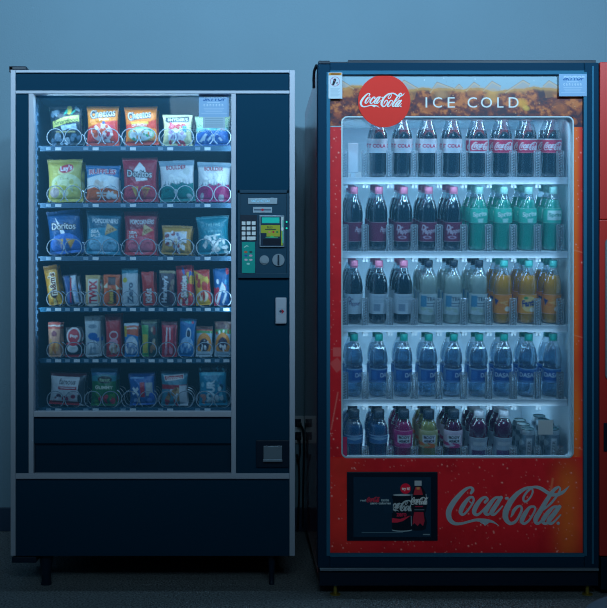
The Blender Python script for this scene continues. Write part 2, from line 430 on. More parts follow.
# control column details
b = MB()
b.px(237.8, 190, 289, 193, D0-.008, D0+.002, .001); b.px(237.8, 273.5, 289, 278, D0-.012, D0+.002, .001)
b.px(237.8, 190, 240, 278, D0-.008, D0+.002, .001); b.px(286.8, 190, 289, 278, D0-.008, D0+.002, .001)
b.px(240, 193, 286.8, 273.5, D0-.003, D0+.002)
bez = b.build('control_bezel', principled('bezel_plastic', '#0c4058', .45, spec=.3), sn)
DB = D0-.0035
b = MB(); b.px(248, 198, 277.2, 204, DB-.003, DB+.002, .0008); b.build('display', 'steel', bez)
b = MB()
v, t = text_tris('HAVE A NICE DAY', .0); lo, hi = v.min(0), v.max(0); q = (v-lo)/(hi-lo)
vs = [b.bm.verts.new((PX(251+x*19, DB), DB-.0035, PZ(202.4-y*2.8, DB))) for x, y in q]
for tri in t:
    try: b.bm.faces.new([vs[i] for i in tri])
    except ValueError: pass
b.build('display_text', 'screen_on', bez)
P = Paint(253, 207, 272, 212.6, 58, 18, '#9fb3c2').r(254, 209, 271, 210.6, '#4e6478').e(262.5, 209.8, 1.5, 1.2, '#c02840')
b = MB(); b.px(253, 207, 272, 212.6, DB-.002, DB+.002, .0005); b.build('coin_slot_plate', 'steel', bez)
grid_part('coin_slot_label', [P], flat(DB-.0023), 'matte', bez)
b = MB(); b.px(240.5, 215, 257, 241, DB-.001, DB+.002); b.build('keypad_plate', 'black', bez)
for r_, yy in enumerate((223.2, 228.4, 233.4, 238.3)):
    for c_, xx in enumerate((243.6, 248.6, 253.7)):
        if r_ == 3 and c_ > 0: continue
        b = MB(); b.px(xx-1.9, yy-1.8, xx+1.9, yy+1.8, DB-.004, DB, .0008); b.build('key', 'tag', bez)
b = MB(); b.px(246.8, 236.5, 255.6, 240.1, DB-.004, DB, .0008); b.build('key', 'tag', bez)
P = Paint(242, 242, 255, 273, 40, 94, '#12a095')
P.line(244, 247.5, 247, 245.5, .8, '#bfe6e0').line(246.5, 245.5, 248.5, 246.5, .8, '#bfe6e0')
for xx, yy, c in ((245.7, 252, '#d0603c'), (250.8, 252, '#2b4a55'), (246, 255.6, '#3b58a8'), (250.8, 255.6, '#d7a7c0'), (246, 259.8, '#d7c4cf'), (250.8, 259.8, '#d7c4cf'), (248.3, 263.8, '#a9e0da')):
    P.e(xx, yy, 1.7, 1.0, c)
b = MB(); b.px(242, 242, 255, 273, DB-.002, DB+.001); b.build('instruction_plate', 'cap_green', bez); grid_part('instruction_print', [P], flat(DB-.0024), 'matte', bez)
b = MB(); b.px(259.5, 215.5, 284.3, 247, DB-.008, DB+.002, .0015); bv = b.build('bill_validator', 'steel', bez)
P = Paint(260.5, 216.5, 283.5, 246, 92, 118, '#123048')
P.r(261, 216.8, 281, 224, '#27485e').r(262, 217.4, 279.4, 223, '#1fd0bc').r(260.8, 225, 280, 236.5, '#a9b03a').r(260.8, 233, 266.5, 237, '#123048')
P.t('BILLS', 267, 226.2, 272.5, 228.4, '#2f4436', bold=.02).r(265, 229, 276, 230, '#3f5440').e(269.5, 232, 1.1, 1.1, '#d58a78').e(273.4, 232, 1.1, 1.1, '#c22440').e(277.2, 232, 1.1, 1.1, '#108a4a')
P.r(263, 239, 281, 245, '#07182a').p([(269, 237.4), (272, 235.6), (275, 237.4)], '#25d070').r(265.5, 236.9, 278, 238, '#56c48a', .6)
P.r(281.2, 217, 283.4, 228, '#cfdcdc').r(281.2, 228, 282.8, 245.5, '#a8b83a').r(282.4, 220, 283.4, 243, '#3fc3b0').e(282.2, 229, 1.2, 2, '#dfe8e8')
grid_part('bill_validator_print', [P], flat(DB-.0085), 'matte', bez)
for yy in (222, 228.3):
    b = MB(); b.disc(PX(286.6, DB), PZ(yy, DB), .0032, DB-.002-.004, DB+.002, 12); b.build('indicator_light', 'led', bez)
b = MB(); X, Z = PX(264.3, DB), PZ(260, DB); b.disc(X, Z, .0165, DB-.002, DB+.002); b.disc(X, Z, .0125, DB-.006, DB); b.build('coin_return_button', 'steel', bez)
b = MB(); X, Z = PX(278.4, DB), PZ(260, DB); b.disc(X, Z, .0215, DB-.004, DB+.002); kn = b.build('lock_knob', 'steel', bez)
b = MB(); b.box(X-.003, X+.003, DB-.008, DB-.003, Z-.018, Z+.018, .001); b.build('knob_slot', 'black', bez)
b = MB(); b.px(275.4, 297.5, 286.6, 323.8, D0-.012, D0+.002, .004); lh = b.build('lock_handle', 'alu', sn)
P = Paint(278, 308, 285, 315, 28, 28, '#a9b8c8').p([(281.6, 308.8), (284.4, 311.5), (281.6, 314.2)], '#c0203a').e(280.6, 311.4, 1.3, 1.3, '#27405a')
grid_part('lock_emblem', [P], flat(D0-.0124), 'matte', lh)
b = MB(); b.px(256, 440.5, 289.2, 467.5, D0-.006, D0+.002, .002); cr = b.build('coin_return', 'black', sn)
b = MB(); b.px(263.5, 446, 282, 461.5, D0-.009, D0-.004, .001); b.px(263, 459.8, 282.4, 462, D0-.016, D0-.004, .001)
b.disc(PX(266.5, D0), PZ(446.5, D0), .005, D0-.011, D0-.004, 14); b.disc(PX(279, D0), PZ(446.5, D0), .005, D0-.011, D0-.004, 14)
b.build('coin_cup_flap', 'steel', cr)

# notice inside the window
def notice(x0, y0, x1, y1, parent, D, name):
    P = Paint(x0, y0, x1, y1, int((x1-x0)*4), int((y1-y0)*4), '#8fb6dc'); w = x1-x0; h = y1-y0
    X = lambda u: x0+u*w; Y = lambda u: y0+u*h
    P.t('SKYTOP', X(.14), Y(.08), X(.92), Y(.29), '#c3dcf2', bold=.03, shear=.3); A0 = P.A.copy(); P.t('SKYTOP', X(.14), Y(.08), X(.92), Y(.29), '#1c5fa6', bold=.03, shear=.3)
    up = P.Y < Y(.175); P.A[up] = A0[up]
    P.r(X(.28), Y(.335), X(.70), Y(.365), '#c3dcf2', .8)
    for i, ch in enumerate('canteen'):
        P.t(ch, X(.16+.1*i), Y(.42), X(.205+.1*i), Y(.52), '#d5e8f6', bold=.01)
    for i, (a_, b_) in enumerate(((.16, .84), (.18, .8), (.22, .78), (.08, .94))): P.r(X(a_), Y(.60+i*.075), X(b_), Y(.625+i*.075), '#bcd6ee', .7)
    b = MB(); b.px(x0, y0, x1, y1, D+.0005, D+.003); o = b.build(name, 'tag', parent)
    grid_part(name + '_print', [P], flat(D), 'matte', o)
notice(198.8, 94.5, 229, 117, sn, D0+.0165, 'service_notice')
P = Paint(203, 116, 225, 128, 66, 36, '#a8c4d6')
for i in range(5): P.r(205, 118+i*1.9, 223, 118.8+i*1.9, '#7d9db8', .8)
b = MB(); b.px(203, 117, 225, 128, D0+.0172, D0+.0195); o = b.build('paper_note', 'tag', sn); grid_part('paper_note_print', [P], flat(D0+.0168), 'matte', o)

# ------------------------------------------------------------------ trays, spirals, tags
DR = 3.735                                                  # price rail plane
ROWS = [('top', 146.3), ('second', 203), ('third', 256), ('fourth', 307), ('fifth', 358.3), ('bottom', 407.5)]
def coil_mesh(r, pitch, turns, mirror):
    pts = []; n = 30
    for i in range(turns*n+1):
        a = i/n; k = math.floor(a); f = a-k
        s_ = min(1, max(0, (f-.80)/.20)); s_ = s_*s_*(3-2*s_)
        th = 2*PI*(f-.90) - PI/2                            # the step back happens at the very bottom
        x = r*math.cos(th)*(-1 if mirror else 1)
        pts.append((x, (k+s_)*pitch, r*math.sin(th)))
    b = MB(); b.tube(pts, .0017, 6); return b
def coil(parent, X, Y, Z, r, mirror, cache={}):
    k = (round(r, 4), mirror)
    if k not in cache:
        o = coil_mesh(r, .082, 4, mirror).build('spiral_coil', 'wire', None, True, origin=(0, 0, 0)); cache[k] = o
    else:
        o = cache[k].copy(); COL.objects.link(o)
    o.parent = parent; o.location = Vector((X, Y, Z))-Vector(parent['_o']); return o
TRAYS = {}
for ri, (nm, yb) in enumerate(ROWS):
    zf = PZ(yb+.7, DR+.03)
    b = MB(); b.box(iL+.010, iR-.004, DR+.003, 4.36, zf-.006, zf)
    b.px(40, yb+.2, 231.5, yb+5, DR, DR+.004, .0008)
    for k in range(11 if ri in (3, 4) else 6):
        xx = (45.5+18.7*k) if ri in (3, 4) else (45.5+37.2*k)
        b.box(PX(xx, DR)-.001, PX(xx, DR)+.001, DR+.02, 4.34, zf, zf+.0035)
    tr = b.build('tray', 'rail' if ri < 3 else 'liner', sn); TRAYS[ri] = (tr, zf)
    for k in range(10 if ri in (3, 4) else 5):
        x0 = (46.5+18.7*k) if ri in (3, 4) else (46+37.3*k)
        w1, w2, off = (4.6, 6, 8.6) if ri in (3, 4) else (5, 6, 9.3)
        for dx, w, mt in ((0, w1, 'tagdim'), (off, w2, 'tag')):
            b = MB(); b.px(x0+dx, yb+1, x0+dx+w, yb+4, DR-.0012, DR+.0005); b.build('price_tag', mt, tr)
    if ri in (3, 4): cs = [(55+18.7*k, False) for k in range(10)]
    else: cs = sum([[(55.4+37.3*k, False), (73.2+37.3*k, True)] for k in range(5)], [])
    for cx, mir in cs:
        r = .0305 if ri not in (3, 4) else .0295
        coil(tr, PX(cx, DR+.012), DR+.012, zf+r+.0022, r, mir)

# ------------------------------------------------------------------ packets
def packet(name, x0, y0, x1, y1, depth, design, D, roll=0., zf=None, seam=.07, nx=None, pinch=.05, lean=0., slump=0.):
    """sealed pillow packet; its printed front drawn by design(P) in 0..100 units"""
    w = (x1-x0)*D/F; h = (y1-y0)*D/F
    nx = nx or max(22, int((x1-x0)*1.5)); ny = max(30, int((y1-y0)*1.5))
    P = Paint(0, 0, 100, 100, nx, ny, '#888888'); design(P)
    u = np.linspace(0, 1, nx); vv = np.linspace(0, 1, ny); U, V = np.meshgrid(u, vv)
    sd = abs(hash(name)) % 1000 if False else int(x0*7+y0*13) % 1000
    e = np.clip((V-seam)/(1-2*seam), 0, 1)
    body = np.clip(np.sin(PI*e), 0, 1)**.55 * np.clip(1-np.abs(2*U-1)**2.6, 0, 1)**.6
    body *= (.82+.3*e)                                       # contents sink to the bottom
    wr = (fbm(U*5, V*6, sd)-.5)*.35*body + (fbm(U*11, V*3, sd+1)-.5)*.10*np.exp(-((V-seam)/.09)**2)
    th = depth/2*np.clip(body+wr, 0, 1.15)
    xx = (U-.5)*w*(1-pinch*np.sin(PI*V)**.8)
    zz = (1-V)*h + .004*(fbm(U*4, V*0+2, sd+2)-.5)*(V < .5)
    zig = .0012*np.where((np.arange(nx) % 2) == 0, 1, -1)     # crimped edges
    zz[0] += zig; wave = .006*(fbm(U*3, V*2, sd+3)-.5)*np.exp(-(V/.2)**2)
    yf = -th+wave-.0004; yb = th*.9+wave+.0004
    Vf = np.stack([xx, yf, zz], -1).reshape(-1, 3); Vb = np.stack([xx, yb, zz], -1).reshape(-1, 3)
    idx = np.arange(nx*ny).reshape(ny, nx); n0 = nx*ny
    Q = [np.stack([idx[:-1, :-1], idx[1:, :-1], idx[1:, 1:], idx[:-1, 1:]], -1).reshape(-1, 4)]
    Q.append(Q[0][:, ::-1]+n0)
    for a in (idx[0], idx[-1][::-1], idx[:, -1], idx[:, 0][::-1]):
        Q.append(np.stack([a[:-1], a[1:], a[1:]+n0, a[:-1]+n0], -1))
    C = P.out().reshape(-1, 3)
    ca, sa = math.cos(math.radians(roll)), math.sin(math.radians(roll))
    A = np.concatenate([Vf, Vb])
    R = A.copy(); R[:, 0] = A[:, 0]*ca + A[:, 2]*sa; R[:, 2] = -A[:, 0]*sa + A[:, 2]*ca
    cl, sl = math.cos(math.radians(lean)), math.sin(math.radians(lean))
    A = R.copy(); A[:, 1] = R[:, 1]*cl + R[:, 2]*sl; A[:, 2] = -R[:, 1]*sl + R[:, 2]*cl
    A[:, 2] -= A[:, 2].min()
    o = raw_mesh(name, A, np.concatenate(Q), np.concatenate([C, C]), 'foil', None, True, o0=(0, 0, 0))
    o.location = (PX((x0+x1)/2, D), D, zf if zf is not None else PZ(y1, D))
    return o

def d_popcorn(P):
    P.r(0, 0, 100, 100, '#1f2c36').e(62, 11, 8, 13, '#d2bf5a').p([(45, 25), (58, 18), (56, 6), (50, 14)], '#2aa890').p([(66, 22), (84, 4), (80, 16), (70, 24)], '#2aa890')
    P.blobs(8, 6, 30, 26, 5, 7, ['#7b93a4', '#5c7488'], 3).blobs(80, 6, 95, 20, 3, 6, ['#9db0bd'], 4)
    P.p([(8, 40), (50, 29), (92, 25), (94, 42), (50, 47), (9, 57)], '#c7cc6e').t('Smartfood', 14, 31, 90, 50, '#24402f', rot=6, bold=.015, shear=.15)
    P.p([(35, 52), (85, 48), (86, 64), (60, 60), (40, 66)], '#9fb4c6').r(20, 66, 80, 70, '#b9b07a', .7).blobs(10, 74, 92, 96, 12, 9, ['#4f6a82', '#7f97ab', '#34495b'], 5).blobs(30, 78, 60, 92, 4, 8, ['#cfdde6'], 6)
def d_cheese(P):
    P.r(0, 0, 100, 100, '#ee8a22').p([(0, 55), (30, 48), (70, 40), (100, 36), (100, 100), (0, 100)], '#d83c2e').e(50, 68, 34, 22, '#e9c9c9').blobs(15, 52, 85, 95, 26, 7, ['#e2603a', '#f0dcd8', '#c8324a', '#e89a8a'], 2)
    P.e(55, 44, 5, 4, '#3a5a9a').t('Cheetos', 10, 8, 92, 34, '#14283a', rot=4, bold=.11).t('Cheetos', 12, 10, 90, 32, '#f4efe4', rot=4, bold=-.005).t('puffs', 40, 31, 72, 40, '#f6e4b8', rot=4, bold=.02)
    P.r(0, 92, 100, 100, '#d84a38')
def d_cheese_hot(P):
    P.r(0, 0, 100, 100, '#ec7f1e').t('Cheetos', 8, 12, 84, 38, '#14283a', rot=4, bold=.11).t('Cheetos', 10, 14, 82, 36, '#f4efe4', rot=4, bold=-.005)
    P.p([(0, 48), (40, 42), (70, 44), (100, 34), (100, 60), (60, 56), (0, 62)], '#d8402a').r(20, 42, 75, 47, '#f2c84a').t('CRUNCHY', 20, 47, 72, 53, '#f7e6da', bold=.02)
    P.e(50, 72, 42, 18, '#9fc9a0').e(48, 74, 34, 15, '#eef2ee').blobs(20, 62, 90, 90, 16, 5, ['#4fae7e', '#ef9a4a', '#f4f4ee', '#c93a3a'], 8).r(0, 90, 100, 100, '#e04a32').r(0, 66, 100, 67, '#f0b040', .4)
def d_pretzel(P):
    P.r(0, 0, 100, 100, '#d9d3a2').p([(10, 10), (90, 6), (92, 22), (85, 26), (15, 27), (8, 22)], '#20303e').t("SNYDER'S", 16, 12, 86, 22, '#e6e2d2', bold=.03)
    P.blobs(25, 33, 75, 46, 7, 9, ['#d93848', '#e0566a'], 3).p([(68, 38), (84, 38), (84, 58), (70, 62)], '#4aa0b4').e(50, 68, 32, 18, '#ece4ee').blobs(22, 55, 78, 85, 12, 6, ['#c9a4c4', '#f2ecf4', '#a98ab8'], 9).blobs(25, 86, 75, 98, 6, 8, ['#d93848'], 2)
def d_cookie(P):
    P.r(0, 0, 100, 100, '#8fae8a').r(0, 0, 100, 12, '#9fb48a').r(0, 40, 100, 52, '#58b0b4').blobs(60, 36, 96, 52, 6, 8, ['#7fb486', '#3d8f7a', '#b86a7a'], 4).p([(0, 60), (30, 50), (100, 52), (100, 100), (0, 100)], '#3c6cb8')
    P.line(15, 88, 32, 62, 8, '#dfe9f4').line(32, 62, 24, 84, 6, '#dfe9f4').line(36, 84, 54, 64, 7, '#dfe9f4').line(44, 70, 58, 84, 6, '#dfe9f4').line(62, 62, 78, 84, 7, '#cfdcf0').blobs(15, 64, 90, 95, 10, 5, ['#6f97d4', '#2f58a4'], 5)
def d_lays(P):
    P.r(0, 0, 100, 100, '#c8c060').r(0, 0, 100, 14, '#b5a94e').e(55, 27, 24, 11, '#e6dfa0', -8).e(56, 23, 21, 10, '#cf3a54', -8).t("Lay's", 38, 14, 73, 31, '#f4f0f2', rot=6, bold=.03)
    P.e(55, 58, 44, 22, '#dfe6b0').blobs(15, 50, 90, 95, 14, 11, ['#d6d47a', '#e8ecc4', '#b8b656', '#cfcb6a'], 11).t('Classic', 38, 43, 66, 49, '#7a8a3a', shear=.3).e(20, 78, 14, 12, '#c9b8b4')
def d_ruffles(P):
    P.r(0, 0, 100, 100, '#e9eff2').p([(0, 0), (100, 0), (100, 26), (50, 16), (0, 28)], '#2e6da2').p([(0, 24), (50, 18), (100, 24), (100, 34), (50, 24), (0, 36)], '#4f8cc0').t('RUFFLES', 8, 8, 90, 24, '#f2f2f6', bold=.09, arc=3).t('RUFFLES', 10, 9, 88, 23, '#c8365e', bold=.03, arc=3)
    P.blobs(20, 38, 80, 56, 6, 10, ['#e4d6cc', '#f5f5f2', '#d9c4b8'], 3).p([(0, 66), (25, 60), (40, 66), (62, 62), (100, 70), (100, 100), (0, 100)], '#e0682e').r(32, 74, 66, 78, '#f4e4d8').r(34, 82, 64, 85, '#f4e4d8').blobs(62, 70, 95, 85, 4, 9, ['#eef2f4', '#ef8a4a'], 5).r(0, 93, 100, 100, '#d04a34')
def d_doritos(base, tri, low, seed):
    def f(P):
        P.r(0, 0, 100, 100, base).p(tri, '#f2f4f6').e(50, 78, 46, 24, low).p([(26, 68), (46, 66), (38, 90)], '#e6b45a').p([(54, 66), (82, 70), (62, 92)], '#e0a850')
        P.t('Doritos', 10, 26, 88, 48, '#14202e', rot=-3, bold=.11).t('Doritos', 12, 28, 86, 46, '#f6f6f6', rot=-3, bold=.0)
        P.blobs(15, 70, 88, 96, 8, 8, [low, base], seed, .6)
    return f
def d_boulder(band, seed):
    def f(P):
        P.r(0, 0, 100, 100, '#e4e6e8').r(0, 0, 100, 14, '#94adbd').t('BOULDER', 20, 12, 78, 23, '#b8304e', bold=.03).blobs(20, 28, 82, 52, 12, 9, ['#eef0ee', '#d6dad6', '#f4f4f0'], seed)
        P.p([(0, 66), (12, 58), (24, 62), (36, 55), (50, 60), (66, 54), (80, 60), (100, 55), (100, 100), (0, 100)], band)
        R = random.Random(seed)
        for i in range(9): P.p([(12+i*9, 62), (15+i*9, R.uniform(46, 54)), (18+i*9, 62)], '#5a7f86', .7)
        P.blobs(15, 70, 88, 92, 9, 8, [band, '#c9d6da', band], seed+1, .7)
    return f
def d_popc(dark, mid, low, seed):
    def f(P):
        P.r(0, 0, 100, 100, dark).t('POPCORNERS', 18, 20, 92, 30, '#d8e0e4', bold=.02).p([(8, 44), (92, 36), (97, 100), (4, 100)], mid).e(50, 78, 40, 20, low).p([(62, 30), (92, 44), (56, 58)], '#d8b27c').blobs(62, 38, 80, 50, 6, 2.5, ['#a8763e'], 3)
        P.t('SEA', 14, 46, 40, 53, '#f0f4f4', bold=.03).t('SALT', 14, 55, 42, 62, '#f0f4f4', bold=.03).blobs(15, 66, 85, 95, 6, 9, [low, mid], seed, .5)
    return f
def d_gold(P):
    P.r(0, 0, 100, 100, '#c99a4c').r(0, 0, 100, 10, '#a47c36').p([(8, 26), (90, 20), (92, 60), (10, 64)], '#dfe2ea').blobs(12, 24, 90, 92, 26, 7, ['#f0f0f2', '#8c90b0', '#c9b79a', '#a85a5a', '#e6dccc'], 6).p([(84, 10), (100, 10), (100, 100), (86, 100)], '#c08c3c')
def d_teal(P):
    P.r(0, 0, 100, 100, '#1d7f92').t('THE FINE', 28, 20, 74, 27, '#a8d6da').t('POPCORN', 34, 38, 78, 43, '#8cc4ca').t('CO', 50, 46, 62, 50, '#8cc4ca').blobs(14, 56, 92, 95, 34, 6, ['#e8ecea', '#c6d6d8', '#7fb0b8', '#f4f4f0'], 7).line(20, 56, 74, 50, 4, '#d8e6e6')
BAGS = [
 (0, 50, 106.5, 84, 146, .05, d_popcorn, 2, 'black popcorn bag with a yellow green banner and corn cob'),
 (0, 86.3, 106, 119.5, 146, .05, d_cheese, 0, 'orange and red cheese puff bag with bubble lettering, pink middle'),
 (0, 125, 107, 159, 146, .05, d_cheese_hot, 2, 'orange cheese puff bag with a red stripe and green patch'),
 (0, 162.3, 114.5, 192.8, 146, .045, d_pretzel, 0, 'cream pretzel bag with black name plate and red bowl'),
 (0, 194.5, 116, 230.3, 146, .045, d_cookie, 0, 'green topped blue cookie bag below the window notice'),
 (1, 47.5, 160, 83.8, 203, .05, d_lays, 1, 'pale yellow potato chip bag with a red oval'),
 (1, 85.5, 166, 121, 203, .05, d_ruffles, 0, 'white chip bag with blue top and orange bottom'),
 (1, 122.5, 158.5, 158.8, 203, .05, d_doritos('#b3283e', [(32, 30), (50, 10), (66, 24), (74, 52), (40, 58)], '#d24a5c', 2), 1, 'crimson tortilla chip bag with white burst on second tray'),
 (1, 159.8, 161.5, 196, 203, .045, d_boulder('#137f7c', 3), 2, 'white chip bag with teal bottom'),
 (1, 196.2, 163, 231, 203, .045, d_boulder('#b02a6e', 8), -1, 'white chip bag with magenta bottom'),
 (2, 49.5, 212, 84.5, 255.6, .05, d_doritos('#24588e', [(24, 14), (52, 52), (46, 58), (40, 56)], '#4a7ed0', 4), 5, 'blue tortilla chip bag leaning on the third tray'),
 (2, 84.5, 211, 121.5, 255.6, .05, d_popc('#27647e', '#3f93ae', '#8fc8e2', 5), -2, 'light blue popped corn chip bag with a triangle chip'),
 (2, 123.5, 211.5, 158, 255.6, .05, d_popc('#8e2034', '#d83c48', '#f07a8c', 6), 0, 'red popped corn chip bag with a triangle chip'),
 (2, 160.5, 226.5, 192, 255.6, .045, d_gold, -2, 'short gold snack bag with white picture'),
 (2, 197.5, 217, 231, 255.6, .045, d_teal, 3, 'teal popcorn bag with white kernels'),
]
def d_vert(bg, txt, col, outline=None, extra=None, box=(22, 14, 78, 88), bold=.04):
    def f(P):
        P.r(0, 0, 100, 100, bg)
        if extra: extra(P)
        if txt:
            if outline: P.t(txt, box[0]-3, box[1]-2, box[2]+3, box[3]+2, outline, rot=90, bold=bold+.05)
            P.t(txt, *box, col, rot=90, bold=bold)
    return f
def ex_mm(P): P.r(0, 0, 100, 12, '#a8762e').blobs(15, 60, 85, 95, 9, 13, ['#e0a82c', '#b87c20', '#c9b070', '#8a5a2a'], 4).e(50, 72, 26, 11, '#3a2a22')
def ex_dbl(P): P.r(8, 4, 44, 96, '#2b4f8a').r(56, 4, 92, 96, '#cfd8e2').line(30, 92, 60, 10, 8, '#c02a3c')
def ex_twix(P): P.r(0, 0, 100, 14, '#c8a86a').r(0, 0, 18, 100, '#d0b078').r(86, 0, 100, 100, '#d0b078')
def ex_reese(P): P.r(30, 8, 74, 34, '#5a3a34').p([(0, 40), (26, 26), (26, 44)], '#f2e6c8').p([(100, 46), (76, 32), (80, 50)], '#f2e6c8').r(62, 50, 80, 92, '#3a2626')
def ex_zero(P): P.r(0, 0, 100, 14, '#2d8296').r(0, 14, 100, 18, '#b8c8d0').e(20, 32, 14, 7, '#d2c23c')
def ex_hersh(P): P.r(0, 0, 100, 8, '#b0a07c').r(70, 8, 92, 96, '#56303e').blobs(75, 10, 95, 60, 5, 8, ['#8c7a6a'], 3)
def ex_skit(P): P.blobs(40, 8, 98, 50, 9, 10, ['#2f9a5a', '#e0b23a', '#7a3a8a', '#3a6ac0'], 3).blobs(10, 66, 90, 96, 10, 9, ['#e8dcd0', '#d6a43a', '#8a3a5a', '#3c8a50'], 5)
def ex_star(P): P.p([(0, 0), (100, 30), (60, 60), (100, 100), (0, 100)], '#d8a628').blobs(10, 10, 90, 60, 9, 11, ['#c8402c', '#e8c84a', '#b82c30'], 6).e(50, 75, 32, 16, '#e8dcc0').blobs(20, 66, 80, 90, 6, 8, ['#c8402c', '#e0b040'], 7)
def ex_blue(P): P.blobs(8, 6, 92, 60, 10, 9, ['#3d9ac6', '#d23a4a', '#e3eef6'], 3).p([(0, 50), (50, 60), (30, 100), (0, 100)], '#c0304a').line(20, 92, 60, 40, 13, '#e8f0f6').line(55, 96, 80, 66, 10, '#dce8f2')
def ex_lines(col, n, seed):
    def f(P):
        R = random.Random(seed)
        for i in range(n): P.line(R.uniform(10, 40), R.uniform(5, 90), R.uniform(60, 92), R.uniform(5, 90), 4, col, .6)
    return f
